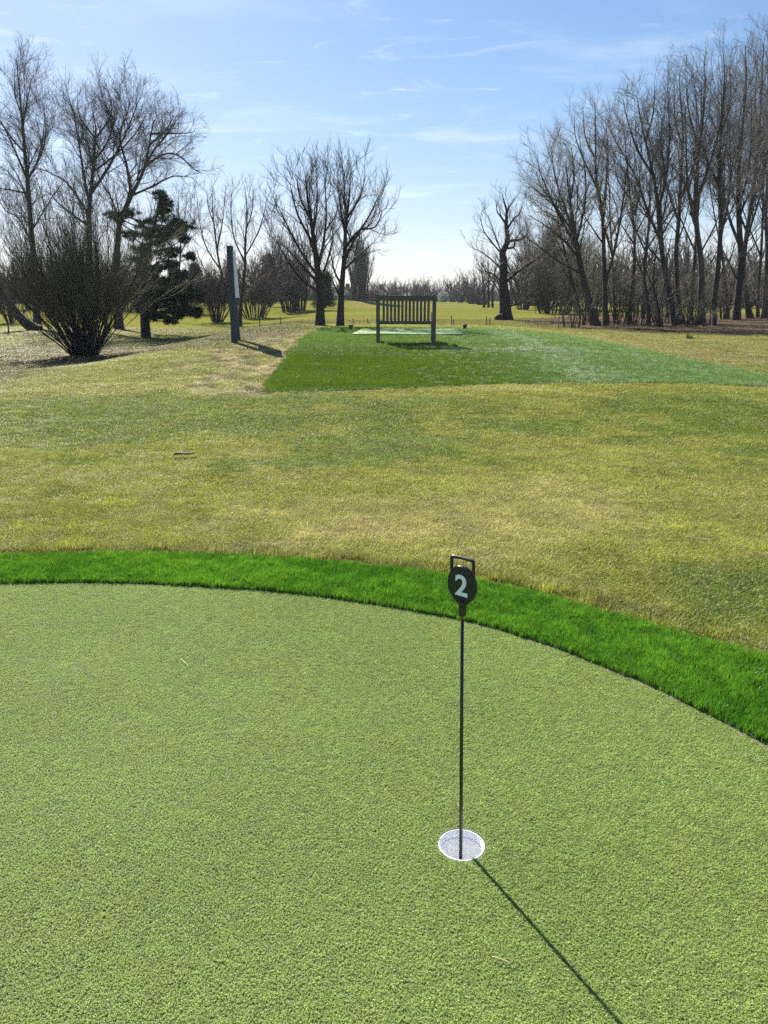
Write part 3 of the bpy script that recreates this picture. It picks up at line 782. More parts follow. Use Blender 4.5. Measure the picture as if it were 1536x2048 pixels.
# ------------------------------------------------------------------ notice board seen nearly edge-on
M_POST = simple_mat('grey_stained_timber', (0.035, 0.048, 0.058), 0.7, 0.3, 14, bump=0.4, stretch=(1, 1, 0.15))
M_PANEL = simple_mat('panel_board', (0.80, 0.83, 0.85), 0.35, 0.05, 5)
def notice_board():
    D = 16.0
    x0 = pt(469.5, 688, D)[0]; z0 = hgt(x0, D) - 0.02
    root = thing('notice_board', 'tall dark timber notice board seen edge-on beside the tee bank', 'notice board', (x0, D, z0))
    h = 2.18 - z0 + 0.0
    b = MB(); b.box((0, 0, h / 2), (0.115, 0.115, h)); b.build('post', M_POST, root, bevel=0.004)
    dx_, dy_ = -0.085, 0.78           # far post, set back and leaning a little inward at the top
    b = MB(); b.box((dx_, dy_, h / 2 - 0.01), (0.115, 0.115, h - 0.02), shear=(-0.060, 0.0)); b.build('post', M_POST, root, bevel=0.004)
    # cap board joining the heads
    b = MB(); b.tube([(0.0, 0.05, h - 0.06), (dx_ - 0.05, dy_ - 0.05, h - 0.06)], 0.04, 4); b.build('top_rail', M_POST, root)
    # the panel hangs between the posts and twists with them
    zt, zb_ = 2.10 - z0, 1.19 - z0
    V = []
    for off in (0.0, 0.024):
        V += [(0.066 + off, -0.03, zb_), (dx_ + 0.075 + off, dy_ - 0.058, zb_), (dx_ + 0.036 + off, dy_ - 0.058, zt), (0.050 + off, -0.03, zt)]
    b = MB(); b.add(V, [(0, 1, 2, 3), (7, 6, 5, 4), (0, 4, 5, 1), (1, 5, 6, 2), (2, 6, 7, 3), (3, 7, 4, 0)]); b.build('panel', M_PANEL, root)
notice_board()

# ------------------------------------------------------------------ buckets, stakes and small things
M_BK = simple_mat('black_bucket', (0.014, 0.014, 0.014), 0.5, 0.3, 30)
M_BROWNBK = simple_mat('brown_bucket', (0.075, 0.055, 0.028), 0.6, 0.3, 30)
def bucket(u, v, wpx, mat, label):
    x, y = hit(u, v); w = wpx / F_PX * y * 0.97; z = hgt(x, y) + 0.012
    root = thing('bucket', label, 'bucket', (x, y, z), 'buckets at the sides of the tee mat')
    r = w / 2; h = w * 0.98
    b = MB(); b.lathe((0, 0, 0), [(r * 0.55, 0), (r * 0.93, h * 0.93), (r * 0.88, h * 0.93), (r * 0.5, 0.01)], 20, cap1=True); b.build('body', mat, root, True)
    b = MB(); b.lathe((0, 0, h * 0.86), [(r * 0.90, 0), (r, 0.0), (r * 1.02, h * 0.12), (r * 0.93, h * 0.14)], 20, False, False); b.build('rim', mat, root, True)
bucket(701.5, 660.5, 9.8, M_BROWNBK, 'brown tapered bucket left of the pale tee mat')
bucket(929.5, 659.5, 9.8, M_BK, 'black tapered bucket right of the pale tee mat')

M_STAKE = simple_mat('stake_wood', (0.13, 0.10, 0.055), 0.8, 0.3, 30, bump=0.2)
M_STAKEP = simple_mat('stake_pale', (0.38, 0.29, 0.15), 0.8, 0.2, 30)
M_STAKED = simple_mat('stake_dark', (0.03, 0.03, 0.025), 0.8, 0.2, 30)
def stake(u, vb, vt, tu, label, D=None, mat=None, wpx=1.9):
    """u, vb: foot; tu: sideways pixel shift of the top"""
    if D is None: x, y = hit(u, vb)
    else: x, y = pt(u, vb, D)[0], D
    z = hgt(x, y); t = pt(u + tu, vt, y)
    w = wpx / F_PX * y
    o = MB(); hgt_ = t[2] - z
    o.box((0, 0, hgt_ / 2 - 0.03), (w, w, hgt_ + 0.06), shear=(t[0] - x, 0), taper=0.92)
    ob = o.build('marker_stake', mat or M_STAKE, None, bevel=0.004); ob.location = (x, y, z)
    tag(ob, label, 'stake', 'thin wooden stakes round the tee')
stake(519, 651, 635, 0, 'upright thin stake nearest the board, left of the leaning stake', D=33)
stake(563, 652, 633, -3, 'left-leaning thin stake left of the twin tall trees', D=33)
stake(706, 652, 637, 0, 'upright stake behind the brown bucket', D=32)
stake(738, 653, 638, -3, 'left-leaning stake just left of the bench', D=32)
stake(903, 653, 632, 0, 'taller of two stakes just right of the bench', D=31)
stake(907, 653, 638, 0, 'shorter of two stakes just right of the bench', D=31)
stake(973, 654, 632, 0, 'taller of two stakes left of the knobbly dead tree', D=30)
stake(980, 654, 635, 0, 'shorter of two stakes left of the knobbly dead tree', D=30)
stake(1117, 655, 632, 1, 'stake at the left end of the right-hand bramble bank', D=31)
stake(1110, 640, 629, 0, 'small distant stake on the fairway right of the dead tree', D=46, wpx=1.5)
stake(1163, 655, 631, 1, 'ochre stake in front of the leaning triple trunk', D=30, mat=M_STAKEP)
stake(1423, 664, 620, 2, 'tall pale stake in front of the dark wood', D=28, mat=M_STAKEP, wpx=2.6)
stake(16, 655, 645, 0, 'small dark stake on the grass at the far left', D=38, mat=M_STAKED, wpx=2.2)
stake(532, 632, 617, 0, 'small far stake right of the bushy willow behind the board', D=55, wpx=1.5)

# fallen twigs and straw on the grass
M_STICK = simple_mat('dry_stick', (0.20, 0.15, 0.10), 0.8, 0.3, 60)
M_STRAW = simple_mat('straw', (0.60, 0.52, 0.28), 0.6, 0.1, 60)
def stick(name, cat, label, pix, r, mat, lift=0.012):
    P = []
    for u, v in pix:
        x, y = hit(u, v); P.append((x, y, hgt(x, y) + lift))
    P2 = smooth_line(P, 4); o = MB(); n = len(P2)
    c = P2[n // 2]
    o.tube([(p[0] - c[0], p[1] - c[1], p[2] - c[2]) for p in P2], [r * (1 - 0.5 * i / n) for i in range(n)], 6)
    ob = o.build(name, mat, None, True); ob.location = c; tag(ob, label, cat)
stick('fallen_twig', 'twig', 'short dark twig lying on the lawn left of centre', [(348, 917), (362, 915.5), (375, 916.5), (390, 914)], 0.012, M_STICK, 0.035)
stick('straw_stalk', 'straw', 'pale straw stalk lying on the lawn at the right', [(1370, 1084), (1385, 1086), (1403, 1088), (1425, 1093)], 0.0035, M_STRAW, 0.03)
stick('straw_stalk', 'straw', 'bent straw lying on the green left of the pin', [(362, 1322), (370, 1329), (377, 1336)], 0.0012, M_STRAW, 0.009)
stick('straw_stalk', 'straw', 'pale straw lying on the green near the bottom of the photo', [(984, 1921), (1003, 1926), (1022, 1934)], 0.0012, M_STRAW, 0.009)
stick('leaf_scrap', 'leaf scrap', 'tiny dark leaf scrap on the green at the right', [(1322, 1556), (1330, 1560), (1337, 1565)], 0.0022, M_STICK, 0.008)
stick('leaf_scrap', 'leaf scrap', 'tiny brown speck of leaf on the green beside the pin', [(1058, 1640), (1062, 1643), (1066, 1643)], 0.0018, M_STICK, 0.008)

# ------------------------------------------------------------------ bare trees
def bark(name, col, var=0.35):
    m, n, l, out = new_mat(name)
    b = N(n, 'ShaderNodeBsdfPrincipled', Roughness=0.85); b.inputs['Specular IOR Level'].default_value = 0.25
    t = n.new('ShaderNodeTexCoord'); mp = N(n, 'ShaderNodeMapping'); mp.inputs['Scale'].default_value = (1, 1, 0.2); l.new(t.outputs['Object'], mp.inputs['Vector'])
    f = noise(n, l, mp.outputs[0], 9, 6, 0.7, 0.4)
    c = ramp(n, l, f, [(0.3, [x * (1 - var) for x in col]), (0.7, [x * (1 + var) for x in col])]); l.new(c, b.inputs['Base Color'])
    bp = N(n, 'ShaderNodeBump', Strength=0.8, Distance=0.05); l.new(f, bp.inputs['Height']); l.new(bp.outputs[0], b.inputs['Normal'])
    l.new(b.outputs[0], out.inputs[0]); return m
M_BARK = bark('bark_dark', (0.046, 0.038, 0.031)); M_BARKD = bark('bark_black', (0.030, 0.026, 0.023)); M_BARKG = bark('bark_grey', (0.080, 0.068, 0.055))
M_TWIG = simple_mat('twig_brown', (0.085, 0.072, 0.060), 0.75, 0.25, 3)
M_TWIGL = simple_mat('twig_light', (0.20, 0.165, 0.12), 0.7, 0.25, 3)
M_TWIGO = simple_mat('twig_olive', (0.105, 0.098, 0.050), 0.75, 0.3, 4)
M_TWIGG = simple_mat('twig_grey', (0.12, 0.11, 0.105), 0.8, 0.2, 1)
M_TWIGP = simple_mat('twig_purple', (0.10, 0.070, 0.068), 0.8, 0.2, 1)

def unit(v): return v / (np.linalg.norm(v, axis=-1, keepdims=True) + 1e-12)
def grow(start, d, length, r0, K, wander, trop, rng, rtip=0.35):
    """polylines for many branches at once"""
    n = len(start); P = np.zeros((n, K, 3)); R = np.zeros((n, K)); P[:, 0] = start; R[:, 0] = r0
    d = unit(d); st = (length / (K - 1))[:, None]
    w = rng.normal(0, 1, (n, 3))
    for k in range(1, K):
        w = 0.6 * w + 0.8 * rng.normal(0, 1, (n, 3))
        d = unit(d + wander * w + np.array([0, 0, 1.0]) * trop)
        P[:, k] = P[:, k - 1] + d * st; R[:, k] = r0 * (1 - (1 - rtip) * k / (K - 1))
    return P, R
def sprout(P, R, nper, t0, t1, ang, lf, rng, rfac=0.55, lmin=0.35, up=0.0):
    """children along the given branches: start, direction, length, radius"""
    n, K, _ = P.shape
    seglen = np.linalg.norm(P[:, 1:] - P[:, :-1], axis=-1).sum(1)
    idx = np.repeat(np.arange(n), nper); m = len(idx)
    if m == 0: return np.zeros((0, 3)), np.zeros((0, 3)), np.zeros(0), np.zeros(0)
    # spread evenly with jitter
    first = np.concatenate([[0], np.cumsum(nper)[:-1]]); k = np.arange(m) - first[idx]
    t = t0 + (t1 - t0) * (k + rng.uniform(0.1, 0.9, m)) / nper[idx]
    f = t * (K - 1); i0 = np.minimum(f.astype(int), K - 2); fr = (f - i0)[:, None]
    s = P[idx, i0] * (1 - fr) + P[idx, i0 + 1] * fr
    tan = unit(P[idx, i0 + 1] - P[idx, i0])
    rr = R[idx, i0] * (1 - fr[:, 0]) + R[idx, i0 + 1] * fr[:, 0]
    a = unit(np.cross(tan, rng.normal(0, 1, (m, 3)))); th = np.clip(rng.normal(ang, ang * 0.25, m), 0.1, 1.5)[:, None]
    d = unit(tan * np.cos(th) + a * np.sin(th) + np.array([0, 0, up]))
    L = seglen[idx] * lf * (1 - 0.55 * t) * rng.uniform(0.6, 1.25, m); L = np.maximum(L, lmin)
    r = np.minimum(rr * rfac, rr) * rng.uniform(0.7, 1.1, m)
    return s, d, L, r
def tubes(P, R, n):
    N_, K, _ = P.shape
    T = np.zeros_like(P); T[:, 1:-1] = P[:, 2:] - P[:, :-2]; T[:, 0] = P[:, 1] - P[:, 0]; T[:, -1] = P[:, -1] - P[:, -2]; T = unit(T)
    ref = np.tile(np.array([0.31, 0.17, 0.12]), (N_, 1)); ref[np.abs((unit(ref) * T[:, 0]).sum(-1)) > 0.9] = [0.1, 1, 0.2]
    A = unit(np.cross(T, ref[:, None, :])); B = np.cross(T, A)
    th = 2 * np.pi * np.arange(n) / n
    V = P[:, :, None, :] + R[:, :, None, None] * (A[:, :, None, :] * np.cos(th)[None, None, :, None] + B[:, :, None, :] * np.sin(th)[None, None, :, None])
    base = (np.arange(N_) * K * n)[:, None, None]; k = np.arange(K - 1)[None, :, None]; j = np.arange(n)[None, None, :]; j2 = (j + 1) % n
    F_ = np.stack([base + k * n + j, base + k * n + j2, base + (k + 1) * n + j2, base + (k + 1) * n + j], -1).reshape(-1, 4)
    return V.reshape(-1, 3), F_
def join(parts):
    V, F_, o = [], [], 0
    for v, f in parts:
        if len(v): V.append(v); F_.append(f + o); o += len(v)
    return np.concatenate(V), np.concatenate(F_)
def resample(pts, K):
    p = np.array(smooth_line([tuple(q) for q in pts], 6)); d = np.concatenate([[0], np.cumsum(np.linalg.norm(p[1:] - p[:-1], axis=1))]); t = np.linspace(0, d[-1], K)
    return np.stack([np.interp(t, d, p[:, c]) for c in range(3)], -1)

def tree(name, label, base, trunk, limbs, seed, r0, depth=0.16, dens=1.0, tw=0.0050, bark_m=None, twig_m=None, ang=0.66, trop=0.09,
         l1=0.56, cat='tree', group=None, wander=0.20, D=None, auto=3, leafbits=0, spread=1.0, n1=1.0, over=0.9, lat=0.10, twl=1.15):
    """trunk, limbs: outlines as photograph pixels at the tree's own distance; the
    limbs also reach towards and away from the camera, so the crown is round"""
    rng = np.random.default_rng(seed); r0 = r0 * 0.74
    if D is None: bx, by = hit(*base)
    else: bx, by = pt(base[0], base[1], D)[0], D
    bz = hgt(bx, by) - 0.05
    vt_ = min(q[1] for q in trunk); ov = over * F_PX / by
    def W(u, v, dd=0.0):
        k_ = min(1.2, max(0.0, (base[1] - v) / (base[1] - vt_))); v = v + ov * k_ ** 1.2; u = base[0] + (u - base[0]) * (1 - lat * k_)
        q = pt(u, v, by); return np.array([q[0], by + dd, q[2]])
    H = W(*trunk[-1])[2] - bz
    org = np.array([bx, by, bz])
    tp = [np.array([bx, by, bz])] + [W(u, v) for u, v in trunk]
    ddp = rng.normal(0, 0.02 * H)
    for i, q in enumerate(tp): q[1] += ddp * (i / len(tp)) ** 1.5
    TP = resample(tp, 22)[None]
    t = np.linspace(0, 1, 22)
    TR = (r0 * (1 - t) ** 0.9 * 0.92 + 0.010 + r0 * 0.35 * np.exp(-t * H / 0.35))[None]
    LP, LR = [], []
    for k, lm in enumerate(limbs):
        rr = lm[0] * 0.62; pts = lm[1:]
        s0 = W(*pts[0]); i = np.argmin(np.abs(TP[0, :, 2] - s0[2]) + np.abs(TP[0, :, 0] - s0[0])); start = TP[0, i].copy()
        L = np.linalg.norm(W(*pts[-1]) - s0); off = (rng.choice([-1, 1]) * rng.uniform(0.2, 0.9)) * depth * L * 2.2
        q = [start] + [W(u, v) for u, v in pts[1:]]
        for j in range(1, len(q)): q[j] = q[j].copy(); q[j][1] = start[1] + off * (j / (len(q) - 1))
        LP.append(resample(q, 14)); tt = np.linspace(0, 1, 14); LR.append(rr * (1 - tt) ** 0.8 + 0.008)
    # a few limbs towards and away from the camera keep the crown round
    if auto:
        s, d, L, r = sprout(TP, TR, np.array([auto]), 0.35, 0.8, 0.5, 0.42, rng, 0.5)
        d[:, 0] *= 0.35; d[:, 1] = np.where(np.arange(len(d)) % 2, 1, -1) * np.abs(d[:, 1]) + 0.0; d[:, 2] = np.abs(d[:, 2]) + 0.4
        P_, R_ = grow(s, d, L, r, 14, 0.07, 0.12, rng, 0.1)
        LP += list(P_); LR += list(R_)
    LPa, LRa = np.array(LP), np.array(LR)
    tw_parts, lb_parts = [], []
    # sub limbs from limbs and from the upper trunk
    ll = np.linalg.norm(LPa[:, 1:] - LPa[:, :-1], axis=-1).sum(1)
    s1 = sprout(LPa, LRa, np.maximum(2, (ll * 3.4 * n1 * dens)).astype(int), 0.12, 1.0, ang, l1 * spread, rng, 0.5, 0.9, 0.1)
    s2 = sprout(TP, TR, np.array([int(H * 2.6 * dens * n1)]), 0.36, 1.0, ang, 0.20 * spread, rng, 0.3, 0.7, 0.15)
    S = [np.concatenate([a, b]) for a, b in zip(s1, s2)]
    S[3] = np.minimum(S[3], 0.026) 
    P1, R1 = grow(*S, 9, wander * 0.55, trop, rng, 0.2)
    R1 = np.maximum(R1, tw * 1.3)
    l_ = np.linalg.norm(P1[:, 1:] - P1[:, :-1], axis=-1).sum(1)
    s, d, L, r = sprout(P1, R1, np.maximum(3, (l_ * 6.5 * dens)).astype(int), 0.12, 1.0, ang * 0.95, 0.50, rng, 0.55, 0.45, 0.1)
    P2, R2 = grow(s, d, np.minimum(L, 2.2), r, 6, wander * 0.7, trop * 1.1, rng, 0.35); R2 = np.maximum(R2, tw * 0.9)
    l_ = np.linalg.norm(P2[:, 1:] - P2[:, :-1], axis=-1).sum(1)
    s, d, L, r = sprout(P2, R2, np.maximum(3, (l_ * 11.0 * dens)).astype(int), 0.1, 1.0, ang * 0.85, 0.6, rng, 0.7, 0.28, 0.15)
    P3, R3 = grow(s, d, np.clip(L, 0.2, twl), np.clip(r, tw * 0.6, tw), 4, wander * 0.8, trop * 1.2, rng, 0.4)
    root = thing(name, label, cat, tuple(org), group)
    V, F_ = join([tubes(TP, TR, 10)]); mesh_np('trunk', V - org, F_, bark_m or M_BARK, root)
    V, F_ = join([tubes(LPa, LRa, 7), tubes(P1, R1, 5)]); mesh_np('limbs', V - org, F_, bark_m or M_BARK, root)
    V, F_ = join([tubes(P2, R2, 3), tubes(P3, R3, 3)]); mesh_np('crown', V - org, F_, twig_m or M_TWIG, root)
    if leafbits:
        pk = rng.integers(0, len(P2), leafbits); c = P2[pk, rng.integers(1, 6, leafbits)] + rng.normal(0, 0.06, (leafbits, 3))
        c = c[c[:, 2] < bz + H * 0.75]
        V, F_ = leaf_quads(c, 0.07, rng); mesh_np('dead_leaves', V - org, F_, M_TWIG, root, smooth=False)
    print('TREE', len(P1), len(P2), len(P3))
    return root, len(P3)

def leaf_quads(c, size, rng, drop=0.0):
    n = len(c); a = unit(rng.normal(0, 1, (n, 3)) + np.array([0, 0, drop])); b = unit(np.cross(a, rng.normal(0, 1, (n, 3))))
    s = size * rng.uniform(0.6, 1.3, (n, 1)); w = s * 0.45
    V = np.stack([c - a * s, c - b * w, c + a * s, c + b * w], 1).reshape(-1, 3)
    return V, (np.arange(n) * 4)[:, None] + np.arange(4)[None, :]

def scrub(name, label, base, halfw, htop, seed, nstem=40, D=None, r=0.02, bark_m=None, twig_m=None, tw=0.005, fan=0.9, dens=1.0, base_r=0.3, group=None, trop=0.10, cat='shrub', hv=0.3, zf=1.0, twl=0.6, t0=0.18, fpow=1.0, sw=0.05):
    """many stems fanning from one stool; halfw and htop in photograph pixels"""
    rng = np.random.default_rng(seed)
    if D is None: bx, by = hit(*base)
    else: bx, by = pt(base[0], base[1], D)[0], D
    bz = hgt(bx, by) - 0.03; H = pt(base[0], htop, by)[2] - bz; Wd = halfw / F_PX * by * 0.97
    org = np.array([bx, by, bz])
    a = rng.uniform(0, 2 * np.pi, nstem); q = np.sqrt(rng.uniform(0, 1, nstem))
    s = np.stack([base_r * q * np.cos(a), base_r * q * np.sin(a) * zf, np.zeros(nstem)], -1)
    th = q ** fpow * fan * np.arctan2(Wd, H * 0.75)
    d = np.stack([np.sin(th) * np.cos(a), np.sin(th) * np.sin(a) * zf, np.cos(th)], -1)
    L = H * rng.uniform(1 - hv, 1.0, nstem) / np.maximum(0.62, np.cos(th) ** 0.5)
    P0, R0 = grow(s, d, L, r * rng.uniform(0.6, 1.3, nstem) ** 1.5, 10, sw, trop * 0.25, rng, 0.25)
    s, d, l_, rr = sprout(P0, R0, np.maximum(4, (L * 5.0 * dens)).astype(int), t0, 1.0, 0.5, 0.38, rng, 0.55, 0.3, 0.15)
    P1, R1 = grow(s, d, l_, np.maximum(rr, tw * 1.2), 6, 0.13, trop, rng, 0.3); R1 = np.maximum(R1, tw)
    s, d, l_, rr = sprout(P1, R1, np.maximum(3, (l_ * 8.0 * dens)).astype(int), 0.1, 1.0, 0.5, 0.6, rng, 0.8, 0.2, 0.15)
    P2, R2 = grow(s, d, np.clip(l_, 0.15, twl), np.clip(rr, tw * 0.6, tw), 4, 0.16, trop * 1.2, rng, 0.4)
    root = thing(name, label, cat, tuple(org), group)
    V, F_ = tubes(P0, R0, 5); mesh_np('stems', V, F_, bark_m or M_BARK, root)
    V, F_ = join([tubes(P1, R1, 3), tubes(P2, R2, 3)]); mesh_np('crown', V, F_, twig_m or M_TWIG, root)
    return root, P2, rng

GR = 'bare trees of the right-hand wood'
# --- left group, tall
tree('bare_tree', 'tall bare tree with a spire top at the left edge', (75, 657),
     [(72, 600), (68, 520), (60, 400), (53, 300), (46, 210), (40, 130), (35, 72)],
     [(.10, (60, 350), (30, 290), (0, 235), (-25, 195)), (.09, (60, 345), (82, 300), (98, 250), (108, 205)), (.08, (57, 380), (30, 362), (0, 355), (-40, 350)),
      (.08, (62, 340), (90, 290), (108, 250), (112, 190)), (.07, (52, 290), (25, 240), (5, 190), (-5, 140)), (.06, (45, 210), (60, 165), (72, 120)), (.07, (68, 470), (30, 420), (-5, 400), (-40, 340)),
      (.06, (66, 450), (95, 380), (120, 330)), (.05, (44, 190), (25, 150), (18, 105))], 101, 0.27, dens=0.95, depth=0.22, ang=0.8, spread=1.25, trop=0.06, over=1.2, lat=0.0)
tree('bare_tree', 'broad bare tree with branches spreading low, second from the left', (176, 660),
     [(176, 600), (178, 500), (178, 400), (184, 330), (188, 270), (190, 215), (180, 165)],
     [(.12, (180, 370), (205, 310), (225, 250), (240, 190), (255, 120)), (.10, (178, 380), (165, 330), (150, 250), (135, 180), (120, 150)), (.09, (176, 400), (140, 345), (105, 320), (92, 300)),
      (.08, (205, 310), (228, 270), (262, 215), (280, 160)), (.08, (186, 300), (205, 250), (215, 190), (205, 140)), (.08, (178, 430), (130, 400), (100, 370), (85, 330)), (.07, (225, 250), (225, 190), (222, 140)),
      (.06, (150, 250), (165, 200), (165, 150))], 102, 0.30, dens=0.95, depth=0.22, ang=0.8, spread=1.25, trop=0.06, over=1.1, lat=0.0)
tree('bare_tree', 'wide bare tree leaning right with a long arching branch, behind the scrub', (238, 658),
     [(236, 600), (234, 500), (240, 430), (262, 375), (285, 325), (298, 270), (305, 220), (318, 195)],
     [(.12, (262, 372), (255, 310), (243, 250), (262, 200), (270, 165)), (.10, (285, 325), (310, 285), (345, 250), (375, 215)), (.09, (290, 320), (325, 285), (355, 285), (392, 318), (412, 325)),
      (.09, (262, 378), (300, 355), (340, 332), (372, 330), (385, 335)), (.07, (240, 420), (290, 432), (340, 437), (410, 440)), (.08, (300, 270), (330, 230), (345, 195)), (.07, (345, 250), (385, 240), (398, 232)),
      (.08, (236, 440), (225, 380), (205, 340), (200, 280))], 103, 0.30, dens=1.0, depth=0.22, ang=0.8, spread=1.25, trop=0.06, over=0.8, lat=0.03)
tree('bare_tree', 'dark trunk leaning hard left at the left edge of the grass', (76, 661),
     [(50, 645), (28, 622), (8, 596), (-20, 560), (-60, 500), (-80, 430)],
     [(.07, (8, 596), (-10, 540), (-5, 470)), (.07, (28, 620), (25, 560), (10, 500)), (.06, (-20, 560), (-70, 530), (-110, 480))], 104, 0.36, dens=0.7, auto=0, over=0)
tree('bare_tree', 'slim bare tree between the pine and the notice board, far behind', (345, 640),
     [(350, 590), (360, 520), (362, 450), (358, 400), (360, 350)],
     [(.05, (360, 500), (385, 440), (395, 390)), (.05, (360, 520), (335, 460), (330, 400)), (.04, (362, 450), (375, 400), (380, 360))], 105, 0.12, dens=0.8, D=52, twig_m=M_TWIGG)
# --- middle group
tree('bare_tree', 'bare tree leaning left immediately behind the notice board', (470, 652),
     [(458, 600), (447, 560), (434, 500), (426, 440), (420, 390), (420, 345)],
     [(.06, (440, 530), (410, 480), (395, 420), (390, 370)), (.06, (430, 480), (445, 420), (452, 365)), (.05, (450, 580), (415, 540), (395, 500), (385, 470)), (.05, (425, 430), (410, 390), (405, 350))], 106, 0.13, dens=0.80)
tree('bare_tree', 'upright bare tree immediately right of the notice board', (479, 653),
     [(482, 600), (490, 530), (491, 470), (495, 420), (494, 370), (490, 345)],
     [(.06, (489, 500), (515, 450), (530, 400), (535, 360)), (.06, (488, 520), (470, 460), (465, 400), (470, 355)), (.05, (484, 570), (520, 520), (550, 490), (560, 450)), (.05, (493, 440), (508, 395), (512, 350)),
      (.05, (484, 560), (470, 520), (455, 480))], 107, 0.17, dens=0.80)
tree('bare_tree', 'left of the twin tall bare trees behind the tee, with long side branches', (640, 651),
     [(640, 600), (636, 540), (630, 480), (622, 420), (612, 350), (605, 290)],
     [(.08, (632, 500), (618, 450), (590, 390), (570, 310)), (.07, (638, 560), (600, 510), (565, 470), (540, 455)), (.07, (640, 580), (605, 550), (570, 500), (540, 440)), (.07, (640, 530), (648, 460), (655, 390), (652, 310)),
      (.07, (636, 540), (600, 480), (572, 420), (550, 370)), (.05, (625, 430), (632, 370), (630, 300)), (.06, (640, 560), (655, 500), (668, 430)), (.05, (618, 400), (595, 350), (585, 300))], 108, 0.19, dens=1.1, ang=0.62, spread=1.0, trop=0.12, lat=0.10)
tree('bare_tree', 'right of the twin tall bare trees at the back of the tee, nearest the bench', (680, 652),
     [(682, 600), (685, 545), (690, 480), (692, 420), (700, 350), (703, 290)],
     [(.07, (688, 500), (712, 450), (742, 400), (765, 350)), (.07, (690, 470), (720, 430), (755, 420), (772, 380)), (.06, (690, 440), (682, 380), (675, 310)), (.06, (695, 400), (722, 350), (735, 300)),
      (.05, (683, 560), (670, 530), (660, 480)), (.06, (688, 520), (718, 490), (752, 455)), (.05, (694, 400), (690, 350), (690, 295)), (.05, (683, 590), (668, 560), (662, 535))], 109, 0.15, dens=1.1, ang=0.62, spread=1.0, trop=0.12, lat=0.10)
# --- knobbly dead tree
tree('gnarled_tree', 'knobbly thick-trunked tree with few crooked limbs, alone on the fairway', (1012, 640),
     [(1010, 610), (1006, 560), (1008, 505), (1004, 492), (1016, 462), (1012, 430), (1014, 395), (1008, 375), (1003, 352)],
     [(.13, (1012, 465), (1028, 462), (1046, 460), (1056, 450), (1058, 438)), (.11, (1013, 432), (1030, 412), (1042, 402), (1048, 385)), (.09, (1013, 425), (1000, 408), (991, 396), (990, 378)), (.10, (1013, 482), (1028, 478), (1032, 462), (1050, 430)),
      (.13, (1014, 560), (1035, 535), (1062, 515), (1095, 490), (1112, 460)), (.09, (1020, 615), (1040, 600), (1058, 585), (1064, 580)), (.07, (1006, 540), (985, 510), (960, 490), (935, 478)), (.07, (1006, 500), (985, 470), (965, 440), (955, 400)),
      (.07, (1012, 395), (1024, 378), (1034, 362)), (.06, (1006, 500), (990, 450), (975, 400)), (.07, (1010, 560), (985, 540), (955, 530))], 110, 0.47, bark_m=M_BARKD, dens=0.85, tw=0.0055, ang=0.6, auto=2, trop=0.1)
for k, (u, lab) in enumerate(((968, 'leftmost'), (977, 'middle'), (985, 'rightmost'))):
    tree('bare_tree', lab + ' of three thin trees close together left of the knobbly tree', (u, 618), [(u, 590), (u + (k - 1) * 3, 550), (u + (k - 1) * 6, 510), (u + (k - 1) * 9, 495)],
         [(.05, (u, 570), (u - 16, 535), (u - 24, 510)), (.05, (u, 560), (u + 14, 530), (u + 20, 505))], 120 + k, 0.17, dens=0.55, tw=0.008, twig_m=M_TWIGG, D=82, group='three thin trees')
# --- right-hand wood
def rt(label, base, trunk, limbs, seed, r0, **k):
    k.setdefault('dens', 0.86); k.setdefault('ang', 0.72); k.setdefault('trop', 0.07); k.setdefault('spread', 1.12); k.setdefault('lat', 0.05); k.setdefault('tw', 0.0040); k.setdefault('twig_m', M_TWIG)
    return tree('bare_tree', label, base, trunk, limbs, seed, r0, group=GR, **k)
rt('thick leaning trunk at the left end of the wood with a fan of limbs', (1192, 651), [(1180, 610), (1165, 545), (1155, 490), (1145, 430), (1135, 350), (1128, 280)],
   [(.10, (1152, 480), (1125, 430), (1098, 380), (1068, 310), (1060, 275)), (.09, (1150, 460), (1130, 390), (1110, 320), (1100, 240)), (.08, (1157, 470), (1160, 410), (1162, 350), (1150, 270)), (.08, (1155, 500), (1120, 460), (1080, 430), (1045, 410)),
    (.08, (1150, 450), (1120, 400), (1085, 340), (1072, 300)), (.07, (1165, 545), (1120, 510), (1075, 470), (1040, 440)), (.06, (1140, 380), (1150, 310), (1145, 230))], 131, 0.26, twig_m=M_TWIGL, dens=1.15)
rt('thin dark trunk crossing behind the leftmost leaning trunk of the wood', (1166, 650), [(1156, 600), (1140, 540), (1128, 480), (1115, 420), (1110, 360)], [(.05, (1130, 490), (1100, 440), (1085, 390)), (.05, (1120, 440), (1130, 380), (1128, 320)), (.04, (1150, 570), (1120, 520), (1100, 480))], 132, 0.13, dens=0.8)
rt('upright trunk forking in two beside the leaning fan of limbs', (1212, 651), [(1210, 600), (1208, 530), (1206, 460), (1202, 400), (1190, 330), (1188, 250), (1186, 165)],
   [(.09, (1210, 560), (1228, 480), (1238, 400), (1245, 320), (1250, 250)), (.07, (1202, 400), (1215, 340), (1222, 260), (1220, 190)), (.06, (1196, 350), (1170, 300), (1150, 240), (1150, 190)), (.05, (1207, 470), (1180, 430), (1160, 390)), (.05, (1190, 300), (1170, 240), (1168, 180)),
    (.05, (1205, 450), (1225, 420), (1245, 390))], 133, 0.16, twig_m=M_TWIGL)
rt('slender tree hung with dead leaf clusters right of the forked trunk', (1256, 650), [(1262, 600), (1268, 530), (1270, 450), (1262, 380), (1256, 300), (1250, 220)],
   [(.05, (1268, 480), (1245, 440), (1225, 410)), (.05, (1266, 420), (1285, 360), (1290, 290)), (.05, (1262, 380), (1240, 330), (1235, 270)), (.05, (1270, 450), (1290, 410), (1300, 370))], 134, 0.12, leafbits=420, dens=0.9)
